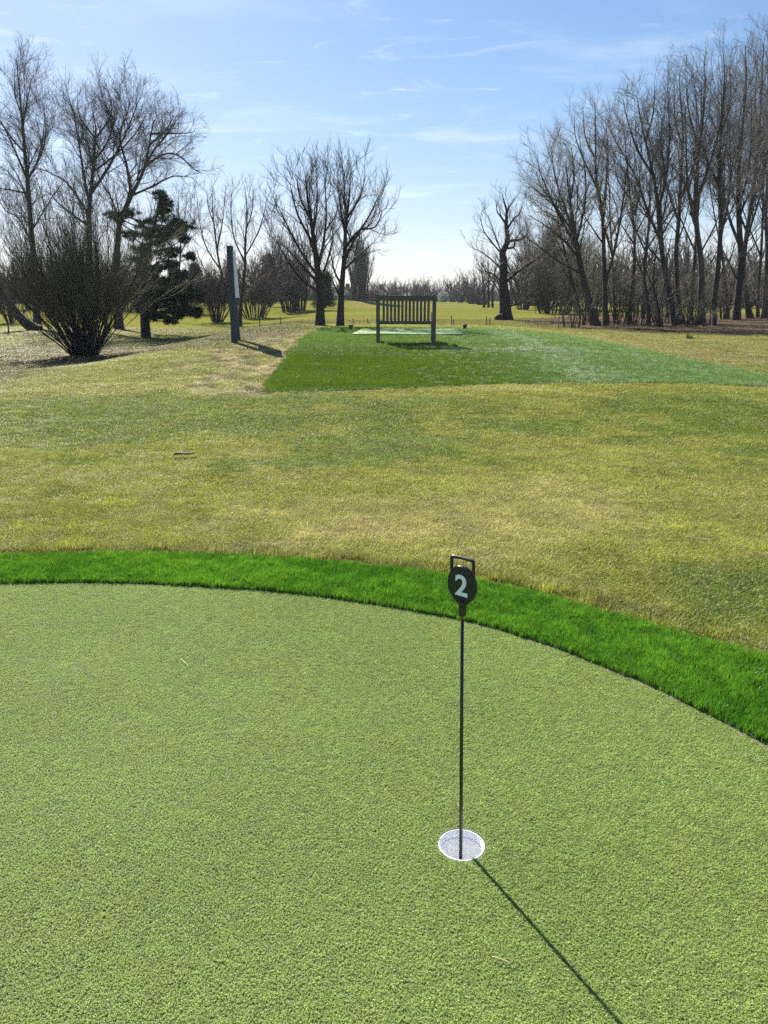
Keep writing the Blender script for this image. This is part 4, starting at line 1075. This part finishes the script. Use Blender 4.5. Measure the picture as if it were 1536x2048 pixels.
rt('tall sweeping tree whose long limbs arch left over the slender one', (1352, 651), [(1342, 600), (1330, 540), (1320, 460), (1314, 380), (1300, 300), (1282, 220), (1270, 150)],
   [(.09, (1322, 480), (1300, 400), (1280, 320), (1250, 250), (1228, 190)), (.08, (1316, 400), (1325, 330), (1322, 250), (1310, 150)), (.08, (1305, 320), (1270, 270), (1245, 200), (1235, 160)), (.06, (1290, 250), (1300, 190), (1298, 135)), (.07, (1328, 530), (1298, 480), (1275, 440))], 135, 0.20, dens=1.05)
rt('straight tall trunk standing close behind the sweeping tree', (1359, 649), [(1356, 590), (1352, 500), (1358, 420), (1362, 330), (1366, 240), (1360, 150), (1358, 100)],
   [(.08, (1356, 420), (1335, 350), (1325, 260), (1320, 180)), (.07, (1360, 380), (1385, 310), (1395, 230), (1390, 140)), (.06, (1364, 280), (1345, 210), (1338, 130)), (.06, (1353, 480), (1375, 430), (1390, 380))], 136, 0.18, dens=0.80)
rt('pale thicker trunk in the middle of the wood, left of the tall pale stake', (1404, 650), [(1402, 600), (1402, 520), (1392, 440), (1390, 350), (1400, 250), (1408, 150), (1405, 70)],
   [(.09, (1395, 450), (1370, 370), (1360, 280), (1352, 190)), (.08, (1391, 380), (1415, 300), (1430, 210), (1432, 110)), (.07, (1398, 270), (1380, 190), (1378, 110)), (.06, (1402, 500), (1425, 440), (1440, 380))], 137, 0.22, dens=0.80, bark_m=M_BARKG)
rt('dark trunk directly behind the tall pale stake, curving right', (1426, 650), [(1428, 600), (1436, 520), (1440, 430), (1436, 330), (1440, 220), (1445, 120), (1440, 60)],
   [(.08, (1438, 470), (1462, 390), (1475, 300), (1478, 200)), (.07, (1437, 360), (1415, 280), (1410, 180), (1412, 90)), (.06, (1440, 250), (1465, 170), (1470, 90)), (.05, (1430, 580), (1450, 530), (1465, 480))], 138, 0.18, dens=0.9)
rt('heavy trunk branching low into a wide V near the right edge', (1472, 641), [(1476, 590), (1482, 520), (1478, 450), (1475, 350), (1482, 250), (1490, 150), (1488, 60)],
   [(.12, (1480, 500), (1460, 420), (1448, 330), (1452, 220), (1458, 120)), (.12, (1482, 510), (1505, 440), (1525, 380), (1545, 300)), (.08, (1478, 400), (1500, 320), (1510, 220), (1512, 110)), (.07, (1476, 560), (1455, 500), (1430, 450))], 139, 0.27, dens=0.80, bark_m=M_BARKD)
rt('leaning trunk tight against the low V-shaped tree, on its right', (1500, 637), [(1492, 590), (1485, 540), (1492, 460), (1505, 370), (1515, 270), (1520, 150), (1525, 45)],
   [(.09, (1492, 460), (1475, 380), (1470, 280), (1480, 180)), (.08, (1500, 400), (1530, 330), (1550, 250), (1555, 160)), (.07, (1515, 270), (1500, 190), (1498, 90)), (.06, (1488, 520), (1520, 470), (1545, 430))], 140, 0.22, dens=0.80)
rt('trunk at the very right edge of the photo', (1530, 636), [(1530, 580), (1534, 500), (1530, 400), (1540, 300), (1538, 200), (1545, 90), (1540, 25)],
   [(.09, (1532, 420), (1515, 340), (1510, 250), (1520, 140)), (.08, (1536, 330), (1565, 250), (1575, 150)), (.07, (1539, 220), (1525, 140), (1522, 50)), (.07, (1538, 200), (1560, 120), (1562, 40))], 141, 0.20, dens=0.80)
rt('small crooked sapling between the slender leafy tree and the sweeping tree', (1298, 651), [(1296, 600), (1288, 540), (1292, 470), (1300, 400), (1298, 340)], [(.04, (1290, 540), (1270, 490), (1262, 440)), (.04, (1292, 480), (1315, 430), (1322, 370)), (.04, (1296, 580), (1315, 530), (1330, 480))], 142, 0.10, dens=0.7)
rt('thin double-stemmed sapling in front of the gap by the sweeping tree', (1320, 652), [(1316, 610), (1306, 550), (1310, 480), (1318, 430)], [(.05, (1318, 630), (1330, 570), (1340, 500), (1342, 440)), (.03, (1308, 560), (1290, 510), (1285, 470))], 143, 0.09, dens=0.7)
# a back row a little deeper in the wood closes it
for k, (u, lean, top, lab) in enumerate(((1230, -8, 330, 'seen between the forked trunk and the leafy slender tree'), (1285, 10, 250, 'seen just right of the leafy slender tree'), (1335, -12, 200, 'seen left of the straight tall trunk'), (1382, 12, 170, 'seen left of the pale thicker trunk'),
                             (1455, -14, 120, 'seen left of the low V-shaped tree'), (1515, 10, 150, 'seen between the two trunks at the right edge'))):
    D_ = 42 + 2.5 * (k % 3)
    tree('bare_tree', 'thin tree deeper in the wood, ' + lab, (u, 640), [(u + lean * .3, 560), (u + lean, 460), (u + lean * 1.4, (460 + top) / 2), (u + lean * 1.2, top)],
         [(.07, (u + lean * .8, 500), (u - 25, 400), (u - 34, 300)), (.07, (u + lean, 450), (u + 28, 370), (u + 34, 280)), (.05, (u + lean, 420), (u - 8, 320), (u - 12, 230))], 150 + k, 0.13, dens=0.55, D=D_, group=GR, tw=0.0055)

# ------------------------------------------------------------------ scrub, shrubs, pine
root, tips, rng = scrub('willow_scrub', 'big dark multi-stemmed scrub willow fanning out at the left', (170, 712), 185, 385, 201, nstem=135, r=0.017, tw=0.0036, base_r=0.33, bark_m=M_BARKD, twig_m=M_TWIGO, dens=0.95, fan=1.08, trop=0.18, hv=0.45, t0=0.24, fpow=1.15, sw=0.075)
# pussy-willow buds along the twigs
pk = rng.integers(0, len(tips), 15000); c = tips[pk, rng.integers(0, 4, 15000)]
V, F_ = leaf_quads(c, 0.014, rng, 1.0); mesh_np('buds', V, F_, simple_mat('bud', (0.15, 0.15, 0.09), 0.7, 0.3, 4), root, smooth=False)
SH = 'bare shrubs behind the left trees'
scrub('bare_shrub', 'round bare shrub behind the scrub willow at the left edge', (20, 632), 75, 520, 202, nstem=26, D=50, r=0.03, tw=0.008, twig_m=M_TWIGP, group=SH)
scrub('bare_shrub', 'bare shrub seen under the wide leaning tree', (120, 628), 70, 540, 203, nstem=24, D=56, r=0.03, tw=0.008, twig_m=M_TWIGP, group=SH)
scrub('bare_shrub', 'low purplish shrub left of the notice board', (435, 634), 62, 520, 204, nstem=34, D=52, r=0.03, tw=0.008, twig_m=M_TWIGP, group=SH, dens=1.2)
scrub('bare_shrub', 'bushy willow with thick short stems right of the notice board', (508, 628), 62, 505, 205, nstem=30, D=60, r=0.05, tw=0.009, twig_m=M_TWIGP, group=SH, base_r=0.9, dens=1.2)
scrub('bare_shrub', 'tall rounded willow left of the twin trees', (577, 622), 46, 470, 206, nstem=26, D=68, r=0.05, tw=0.008, twig_m=M_TWIGG, group=SH, base_r=0.6, dens=0.8, fan=0.8)
scrub('bare_shrub', 'darker willow just behind the left twin tree', (600, 622), 34, 480, 207, nstem=24, D=70, r=0.05, tw=0.008, twig_m=M_TWIGG, group=SH, base_r=0.5, dens=0.75, fan=0.8)
scrub('bare_shrub', 'dark shrub behind the pine trunk', (255, 622), 80, 520, 231, nstem=30, D=72, r=0.04, tw=0.010, twig_m=M_TWIG, group=SH, base_r=1.5, dens=1.2)
scrub('bare_shrub', 'shrub far behind the foot of the spire-topped tree', (75, 618), 80, 515, 232, nstem=30, D=78, r=0.04, tw=0.010, twig_m=M_TWIG, group=SH, base_r=1.5, dens=1.2)
scrub('bare_shrub', 'shrub far behind the broad bare tree', (180, 618), 70, 510, 233, nstem=30, D=80, r=0.04, tw=0.010, twig_m=M_TWIG, group=SH, base_r=1.5, dens=1.2)
scrub('bare_shrub', 'low wide shrub between the pine and the board', (375, 626), 60, 545, 208, nstem=26, D=66, r=0.04, tw=0.010, twig_m=M_TWIGP, group=SH)
for k, (u, v, hw, tp) in enumerate(((712, 609, 22, 478), (727, 610, 16, 470))):
    scrub('poplar', ('broader' if k == 0 else 'narrower') + ' of two upright poplars behind the right twin tree', (u, v), hw, tp, 209 + k, nstem=17, D=112, r=0.09, tw=0.016, twig_m=M_TWIGG, base_r=0.7, fan=0.45, trop=0.35, group='pair of upright poplars', cat='tree', twl=1.4, dens=0.55, hv=0.35)
# brown masses behind the knobbly tree
BR = 'bare shrubs right of the knobbly tree'
scrub('bare_shrub', 'small dark stool of stems right of the knobbly tree', (1046, 624), 34, 520, 215, nstem=24, D=70, r=0.05, tw=0.009, twig_m=M_TWIG, group=BR, base_r=0.5)
scrub('bare_shrub', 'large brown tangle of twigs left of the leaning fan tree', (1105, 630), 66, 490, 216, nstem=44, D=56, r=0.04, tw=0.009, twig_m=M_TWIG, group=BR, base_r=1.2, dens=1.0)
scrub('bare_shrub', 'tall brown shrub behind the big tangle of twigs', (1085, 622), 60, 430, 217, nstem=30, D=72, r=0.06, tw=0.010, twig_m=M_TWIGG, group=BR, base_r=1.0, dens=1.1)
# undergrowth of the right wood
UG = 'undergrowth shrubs under the right-hand wood'
for k, (u, v, hw, tp, D_, m_, lab) in enumerate((
    (1140, 654, 30, 590, 32, M_TWIG, 'low bramble bank at the left foot of the wood'),
    (1175, 645, 45, 500, 40, M_TWIGO, 'greenish shrub behind the thick leaning trunk'),
    (1235, 651, 42, 500, 35.5, M_TWIGO, 'olive shrub between the forked trunk and the leafy tree'),
    (1275, 650, 30, 560, 34.5, M_TWIG, 'small brown shrub at the foot of the leafy slender tree'),
    (1318, 648, 46, 500, 38, M_TWIG, 'brown shrub filling the gap left of the sweeping tree'),
    (1328, 652, 22, 590, 33.5, M_TWIGL, 'low pale whippy shrub at the foot of the sweeping tree'),
    (1378, 650, 34, 540, 36, M_TWIG, 'arching shrub between the straight and the pale trunks'),
    (1392, 652, 28, 600, 33, M_TWIGO, 'low arching bramble left of the pale stake'),
    (1450, 640, 46, 520, 44, M_TWIG, 'dim shrub behind the tall pale stake'),
    (1520, 636, 46, 540, 44, M_TWIG, 'dim shrub behind the right-edge trunks'))):
    scrub('undergrowth_shrub', lab, (u, v), hw, tp, 220 + k, nstem=26 if tp < 580 else 20, D=D_, r=0.018, tw=0.0055, twig_m=m_, group=UG, base_r=0.5, dens=0.75, fan=1.0)

# pine: dark needle clumps on horizontal boughs
def needle_mat():
    m, n, l, out = new_mat('pine_needles')
    g = n.new('ShaderNodeNewGeometry'); f = noise(n, l, g.outputs['Position'], 2.0, 4, 0.6)
    c = ramp(n, l, f, [(0.3, (0.018, 0.035, 0.022)), (0.7, (0.045, 0.075, 0.035))])
    d = n.new('ShaderNodeBsdfDiffuse'); l.new(c, d.inputs[0]); t = n.new('ShaderNodeBsdfTranslucent'); l.new(c, t.inputs[0])
    x = n.new('ShaderNodeMixShader'); x.inputs[0].default_value = 0.2; l.new(d.outputs[0], x.inputs[1]); l.new(t.outputs[0], x.inputs[2]); l.new(x.outputs[0], out.inputs[0]); return m
M_NEEDLE = needle_mat()
def needles(c, rng, per, size, rad):
    n = len(c) * per
    cc = np.repeat(c, per, 0) + rng.normal(0, 1, (n, 3)) * np.repeat(rad, per)[:, None] * np.array([1, 1, 0.6])
    a = unit(rng.normal(0, 1, (n, 3)) + np.array([0, 0, 0.5])); b = unit(np.cross(a, rng.normal(0, 1, (n, 3))))
    s = size * rng.uniform(0.6, 1.3, (n, 1)); w = s * 0.16
    V = np.stack([cc - b * w, cc + b * w, cc + a * s * 2], 1).reshape(-1, 3)
    return V, (np.arange(n) * 3)[:, None] + np.arange(3)[None, :]
def pine():
    rng = np.random.default_rng(301)
    bx, by = hit(290, 660); by = 33.0; bx = pt(290, 650, by)[0]; bz = hgt(bx, by) - .05; org = np.array([bx, by, bz])
    def W(u, v, dd=0): q = pt(u, v, by); return np.array([q[0], by + dd, q[2]])
    tr = resample([org, W(288, 600), W(292, 530), W(304, 470), (W(316, 420)), W(322, 378)], 20)[None]
    tR = (0.19 * (1 - np.linspace(0, 1, 20)) + 0.02)[None]
    cl = [(322, 388, 6), (324, 405, 8), (336, 402, 7), (334, 420, 9), (318, 432, 12), (308, 448, 10), (342, 443, 11), (356, 452, 11), (366, 462, 10), (350, 470, 12), (330, 466, 12), (362, 478, 10), (338, 486, 13), (318, 482, 12), (300, 470, 12),
          (352, 505, 12), (368, 512, 8), (335, 510, 13), (312, 512, 13), (345, 530, 11), (325, 540, 12), (356, 548, 12), (374, 556, 12), (338, 566, 14), (362, 576, 15), (384, 574, 13), (392, 592, 12), (370, 596, 14), (346, 594, 14), (322, 580, 13),
          (378, 612, 9), (356, 622, 8), (330, 615, 10), (388, 628, 6), (366, 632, 6), (300, 560, 12), (280, 545, 12), (265, 520, 12), (285, 500, 12), (262, 470, 10), (246, 445, 9), (236, 432, 9), (258, 428, 8), (272, 590, 12), (300, 610, 11), (250, 560, 10), (285, 625, 12), (312, 632, 11), (330, 598, 13), (298, 590, 13), (268, 612, 11), (345, 640, 8)]
    bl, cc, rr = [], [], []
    for u, v, s in cl:
        dd = rng.uniform(-1.1, 1.1); c = W(u, v, dd); k = int(np.clip((c[2] - bz - 0.4) / (tr[0, -1, 2] - bz) * 19, 3, 18)); st = tr[0, k]
        mid = (st + c) / 2 + np.array([0, 0, -0.12]); bl.append(resample([st, mid, c], 8))
        n_ = 16; cc.append(c + rng.normal(0, 1, (n_, 3)) * np.array([1, 1, 0.55]) * s / F_PX * by * 0.75); rr.append(np.full(n_, s / F_PX * by * 0.22))
    # low fronds along the ground on the right
    for u, v in ((372, 622), (384, 626), (396, 630), (404, 622)):
        c = W(u, v, -0.4); bl.append(resample([tr[0, 3], (tr[0, 3] + c) / 2 + np.array([0, 0, .1]), c], 8)); cc.append(c + rng.normal(0, 1, (8, 3)) * np.array([.10, .1, .06])); rr.append(np.full(8, .07))
    bl = np.array(bl); bR = np.tile(np.linspace(0.05, 0.012, 8), (len(bl), 1))
    root = thing('pine_tree', 'dark evergreen pine with ragged needle clumps behind the scrub willow', 'tree', tuple(org))
    V, F_ = tubes(tr, tR, 10); mesh_np('trunk', V - org, F_, M_BARKD, root)
    V, F_ = tubes(bl, bR, 5); mesh_np('limbs', V - org, F_, M_BARKD, root)
    V, F_ = needles(np.concatenate(cc), rng, 60, 0.075, np.concatenate(rr)); mesh_np('crown', V - org, F_, M_NEEDLE, root, smooth=False)
pine()
def conifer(u, v, top, hw, D, seed, label, group=None):
    rng = np.random.default_rng(seed); bx = pt(u, v, D)[0]; bz = hgt(bx, D) - .05; H = pt(u, top, D)[2] - bz; Wd = hw / F_PX * D
    n = 260; t = rng.uniform(0.06, 1, n) ** 0.8; a = rng.uniform(0, 6.28, n); q = Wd * (1.02 - t) ** 0.8 * rng.uniform(0.5, 1.1, n)
    end = np.stack([q * np.cos(a), q * np.sin(a), t * H - 0.12 * q], -1); st = np.stack([0 * q, 0 * q, t * H], -1)
    B = np.stack([st + (end - st) * k / 3 for k in range(4)], 1)
    root = thing('conifer', label, 'tree', (bx, D, bz), group)
    V, F_ = join([tubes(np.array([[[0, 0, 0], [0, 0, H * .5], [0, 0, H]]]), np.array([[.18, .12, .02]]), 8), tubes(B, np.full((n, 4), .03), 3)]); mesh_np('trunk', V, F_, M_BARKD, root)
    c = (B[:, 1:] + rng.normal(0, .1, (n, 3, 3))).reshape(-1, 3)
    V, F_ = needles(c, rng, 22, 0.16, np.full(len(c), 0.22)); mesh_np('crown', V, F_, M_NEEDLE, root, smooth=False)
conifer(648, 618, 548, 22, 75, 311, 'dark conifer behind the foot of the left twin tree')
conifer(395, 612, 530, 18, 95, 312, 'small dark conifer right of the pine, far off')
conifer(352, 612, 525, 14, 98, 313, 'dark far conifer hidden partly by the pine')
conifer(465, 612, 535, 20, 90, 314, 'dark conifer behind the notice board')
conifer(540, 612, 515, 22, 88, 315, 'dark conifer right of the notice board, behind the bushy willow')

# log and stump at the foot of the knobbly tree
def log():
    x, y = hit(1000, 640); z = hgt(x, y); s = y / F_PX
    root = thing('fallen_log', 'dark cut log lying against the foot of the knobbly tree', 'log', (x, y - 0.3, z))
    b = MB(); P = [(-12 * s, 0, .07), (-8 * s, 0.0, .13), (-1 * s, 0.05, .17), (7 * s, .1, .15), (12 * s, .1, .12)]
    b.tube(P, [.07, .12, .16, .16, .13], 10); b.build('body', M_BARKD, root, True)
    b = MB(); b.tube([(-10 * s, -.05, .10), (-12.5 * s, -.1, .04)], [.05, .02], 7); b.build('branch_stub', M_BARKD, root, True)
log()
# daffodil tuft on the right lawn
def tuft_plant():
    x, y = hit(1378, 677); z = hgt(x, y); rng = np.random.default_rng(321)
    V, L, C, R, H = tuft(60, 0.09, 0.16, 0.35, 0.014, 0.35, 0.6, 3, rng)
    o = mesh_np('leafy_tuft', V, mat=simple_mat('daffodil_leaf', (0.05, 0.12, 0.045), 0.5, 0.2, 8), smooth=False, counts=C, loops=L); o.location = (x, y, z)
    tag(o, 'dark green tuft of spiky leaves on the right-hand lawn', 'plant')
tuft_plant()

# ------------------------------------------------------------------ far edge of the course
def far_line():
    protos = []
    for k in range(5):
        r_, P2, rg = scrub('distant_tree', 'x', (900, 603), 30 + 3 * k, 560, 330 + k, nstem=20, D=165, r=0.08, tw=0.015, base_r=0.5, dens=0.50, fan=0.9, twig_m=(M_TWIGG, M_TWIGP, M_TWIG)[k % 3], twl=1.5, cat='tree')
        protos.append(r_)
    H0 = pt(900, 560, 165)[2] - hgt(0, 165)
    G = 'bare trees along the far edge of the course'
    spec = []
    rng = np.random.default_rng(5)
    # (pixel x, pixel top, distance)
    names = {760: 'pale round-topped far tree just left of the bench top', 798: 'bushy far tree above the middle of the bench', 824: 'tallest far tree right above the bench', 850: 'far tree above the right end of the bench',
             875: 'far tree just right of the bench post', 905: 'far tree above the white blossom bush', 921: 'drooping far tree nearest the knobbly tree group', 945: 'spreading far tree left of the three thin trees', 745: 'far tree between the poplars and the bench', 840: 'thin far tree peeping over the bench'}
    for u, tp, D_ in ((745, 560, 175), (760, 549, 185), (798, 556, 170), (824, 551, 168), (840, 560, 180), (850, 557, 172), (875, 548, 178), (905, 552, 165), (921, 546, 155), (945, 538, 140)):
        spec.append((u, tp, D_, names[u]))
    for u, tp, D_, lab in ((690, 560, 170, 'far tree seen between the twin tall trees'), (655, 545, 160, 'far tree right behind the left twin tree'), (615, 520, 130, 'far tree between the tall willow and the left twin tree'), (560, 520, 125, 'far tree left of the tall willow'), (520, 505, 120, 'far tree over the bushy willow'),
                           (415, 530, 125, 'far tree left of the notice board post'), (310, 540, 120, 'far tree behind the pine trunk'), (230, 530, 125, 'far tree behind the wide leaning tree'), (150, 530, 120, 'far tree behind the broad bare tree'), (60, 520, 120, 'far tree behind the spire-topped tree'), (10, 520, 115, 'far tree at the left edge'),
                           (965, 528, 130, 'far tree behind the three thin trees'), (1030, 500, 118, 'far tree right behind the knobbly tree'), (1075, 480, 110, 'far tree over the brown tangle'), (1130, 470, 100, 'far tree behind the leaning fan tree'), (1190, 480, 95, 'far tree behind the forked trunk'), (1250, 470, 95, 'far tree behind the leafy slender tree'),
                           (1310, 470, 90, 'far tree behind the crooked sapling'), (1370, 460, 90, 'far tree behind the straight tall trunk'), (1430, 460, 90, 'far tree behind the pale stake'), (1490, 470, 90, 'far tree behind the low V-shaped tree'), (1540, 470, 90, 'far tree behind the right-edge trunk')):
        spec.append((u, tp, D_, lab))
    used = set()
    for i, (u, tp, D_, lab) in enumerate(spec):
        k = i % 5
        if k not in used: o = protos[k]; used.add(k)
        else:
            o = protos[k].copy(); sc.collection.objects.link(o)
            for ch in protos[k].children:
                c = ch.copy(); sc.collection.objects.link(c); c.parent = o
        x = pt(u, 600, D_)[0]; z = hgt(x, D_); H = pt(u, tp, D_)[2] - z; s = 0.9 * H / H0
        o.location = (x, D_, z); o.scale = (s, s, s); o.rotation_euler = (0, 0, rng.uniform(0, 6.28)); o['label'] = lab; o['group'] = G; o['category'] = 'tree'
far_line()
def back_thicket():
    lab = ('between the leaning fan tree and the forked trunk', 'behind the forked trunk', 'left of the slender leafy tree', 'behind the crooked sapling', 'behind the sweeping tree', 'behind the straight tall trunk', 'behind the pale thicker trunk', 'behind the tall pale stake')
    us = (1170, 1212, 1250, 1292, 1332, 1368, 1402, 1440)
    p0 = scrub('undergrowth_shrub', 'x', (us[0], 628), 52, 545, 261, nstem=22, D=58, r=0.03, tw=0.007, twig_m=M_TWIGL, base_r=1.3, dens=0.9)[0]
    for i, u in enumerate(us):
        o = p0
        if i:
            o = p0.copy(); sc.collection.objects.link(o)
            for ch in p0.children: c = ch.copy(); sc.collection.objects.link(c); c.parent = o
        D_ = 56 + (i * 37 % 11); x = pt(u, 628, D_)[0]; o.location = (x, D_, hgt(x, D_) - .03); o.rotation_euler = (0, 0, i * 1.3); s = 0.9 + 0.1 * (i % 4); o.scale = (s, s, s)
        o['label'] = 'dense thicket deep in the wood, ' + lab[i]; o['category'] = 'shrub'; o['group'] = 'thickets at the back of the wood'
back_thicket()

def hedge_mass():
    """the wood that closes the view: one mass nobody could count"""
    rng = np.random.default_rng(77)
    n = 900; u = rng.uniform(-500, 2050, n); D = 190 + 25 * rng.random(n)
    right = np.clip((u - 1050) / 250, 0, 1); left = np.clip((520 - u) / 200, 0, 1); D = D * (1 - 0.45 * right - 0.35 * left)
    top = 583 - 16 * vnoise(u / 34.0, u * 0 + 1.5, 9) - 8 * rng.random(n) - 55 * right * rng.random(n) - 28 * left * rng.random(n)
    S = []
    P0 = []
    for i in range(n):
        b = pt(u[i], 600, D[i]); z = hgt(b[0], D[i]); P0.append((b[0], D[i], z, pt(u[i], top[i], D[i])[2] - z))
    P0 = np.array(P0)
    ns = 5; idx = np.repeat(np.arange(n), ns); m = len(idx)
    st = P0[idx, :3] + np.c_[rng.normal(0, 1.2, (m, 2)), np.zeros(m)]
    d = np.c_[rng.normal(0, 0.35, (m, 2)), np.ones(m)]
    A, RA = grow(st, d, P0[idx, 3] * rng.uniform(.6, 1.05, m), np.full(m, 0.09), 6, 0.08, 0.05, rng, 0.3)
    s, dd, L, r = sprout(A, RA, np.full(m, 9), 0.05, 1, 0.7, 0.4, rng, 0.6, 0.8, 0.1)
    B, RB = grow(s, dd, L, np.maximum(r, .04), 4, .15, .12, rng, .4); RB = np.maximum(RB, 0.03)
    V, F_ = join([tubes(A, RA, 3), tubes(B, RB, 3)])
    # a dense low understorey of bramble and thorn below them
    c = np.repeat(P0[:, :3], 60, 0) + np.c_[rng.normal(0, 2.2, (n * 60, 2)), np.abs(rng.normal(0, 1, n * 60)) * np.repeat(P0[:, 3], 60) * 0.30]
    V2, F2 = leaf_quads(c, 0.34, rng)
    o = mesh_np('distant_wood', *join([(V, F_), (V2, F2)]), mat=simple_mat('distant_wood_twigs', (0.075, 0.065, 0.058), 0.9, 0.35, 0.05), smooth=False)
    tag(o, 'grey-brown mass of bare woodland closing the view', kind='stuff')
hedge_mass()
def blossom(u, v, hw, top, D, seed, label, col, nm='blossom_bush', cat='bush'):
    rng = np.random.default_rng(seed); bx = pt(u, v, D)[0]; bz = hgt(bx, D); H = pt(u, top, D)[2] - bz; Wd = hw / F_PX * D
    root = thing(nm, label, cat, (bx, D, bz))
    n = 40; a = rng.uniform(0, 6.28, n); q = rng.uniform(0, 1, n) ** .5
    A, RA = grow(np.zeros((n, 3)) + rng.normal(0, .3, (n, 3)) * [1, 1, 0], np.c_[q * np.cos(a) * Wd / H, q * np.sin(a) * Wd / H, np.ones(n)], H * rng.uniform(.6, 1, n), np.full(n, .05), 6, .08, .03, rng, .4)
    V, F_ = tubes(A, RA, 3); mesh_np('stems', V, F_, M_BARKD, root)
    c = A[rng.integers(0, n, 2600), rng.integers(2, 6, 2600)] + rng.normal(0, 1, (2600, 3)) * np.array([.22, .22, .16]) * H * .8; c[:, 2] = np.abs(c[:, 2])
    V, F_ = leaf_quads(c, 0.13, rng); mesh_np('crown', V, F_, simple_mat(nm + '_' + str(seed), col, .8, .2, .4), root, smooth=False)
blossom(887, 602, 9, 585, 160, 351, 'white blossoming bush at the far edge right of the bench', (0.50, 0.50, 0.48))
blossom(942, 602, 12, 583, 158, 352, 'whitish twiggy bush left of the three thin trees', (0.30, 0.29, 0.28))
blossom(745, 604, 14, 580, 150, 353, 'reddish brown hedge bush just left of the bench', (0.13, 0.05, 0.04), 'red_bush')
blossom(700, 602, 10, 588, 165, 354, 'low dark green bush between the twin trees', (0.035, 0.06, 0.03), 'green_bush')
# far house roofs
M_ROOF = simple_mat('roof_dark', (0.045, 0.042, 0.042), 0.8, 0.2, 2); M_WALLB = simple_mat('brick_dark', (0.11, 0.075, 0.06), 0.9, 0.25, 3)
def house(u, w, eave, ridge, D, label, chim=True):
    x = pt(u, 600, D)[0]; z = hgt(x, D) - .1; W_ = w / F_PX * D; he = pt(u, eave, D)[2] - z; hr = pt(u, ridge, D)[2] - z; dp = 7.0
    root = thing('house', label, 'house', (x, D, z))
    b = MB(); b.box((0, 0, he / 2), (W_, dp, he)); 
    b.add([(-W_ / 2, -dp / 2, he), (-W_ / 2, dp / 2, he), (-W_ / 2, 0, hr - .15), (W_ / 2, -dp / 2, he), (W_ / 2, dp / 2, he), (W_ / 2, 0, hr - .15)], [(0, 2, 1), (3, 4, 5)]); b.build('wall', M_WALLB, root)
    b = MB(); o_ = .35
    for s in (-1, 1):
        y0 = s * (dp / 2 + o_); V = [(-W_ / 2 - o_, y0, he - .1), (W_ / 2 + o_, y0, he - .1), (W_ / 2 + o_, 0, hr), (-W_ / 2 - o_, 0, hr)]
        V += [(a, c, d - .18) for a, c, d in V]; b.add(V, [(0, 1, 2, 3), (7, 6, 5, 4), (0, 4, 5, 1), (1, 5, 6, 2), (3, 2, 6, 7), (0, 3, 7, 4)])
    rf = b.build('roof', M_ROOF, root)
    if chim: b = MB(); b.box((W_ * .25, 0, hr + .3), (.9, .9, 1.6)); b.build('chimney', M_WALLB, rf)
    for k in (-1, 1):
        b = MB(); b.box((k * W_ * .25, -dp / 2 - .03, he * .5), (1.2, .08, 1.1)); b.build('window', M_STAKEP, root)
house(757, 22, 588, 578, 188, 'dark-roofed house glimpsed behind the top left of the bench')
house(688, 30, 590, 577, 184, 'long dark-roofed house glimpsed behind the twin trees')
house(812, 12, 592, 585, 188, 'small dark roof just above the middle of the bench', chim=False)

# ------------------------------------------------------------------ air
def haze():
    m = bpy.data.materials.new('air'); m.use_nodes = True; n = m.node_tree.nodes; n.clear()
    out = n.new('ShaderNodeOutputMaterial'); v = n.new('ShaderNodeVolumePrincipled')
    v.inputs['Color'].default_value = (0.86, 0.92, 1.0, 1); v.inputs['Density'].default_value = 0.00028; v.inputs['Anisotropy'].default_value = 0.15
    m.node_tree.links.new(v.outputs[0], out.inputs['Volume'])
    b = MB(); b.box((0, 600, 10.5), (6200, 1500, 23)); o = b.build('haze', m); tag(o, kind='stuff')
haze()
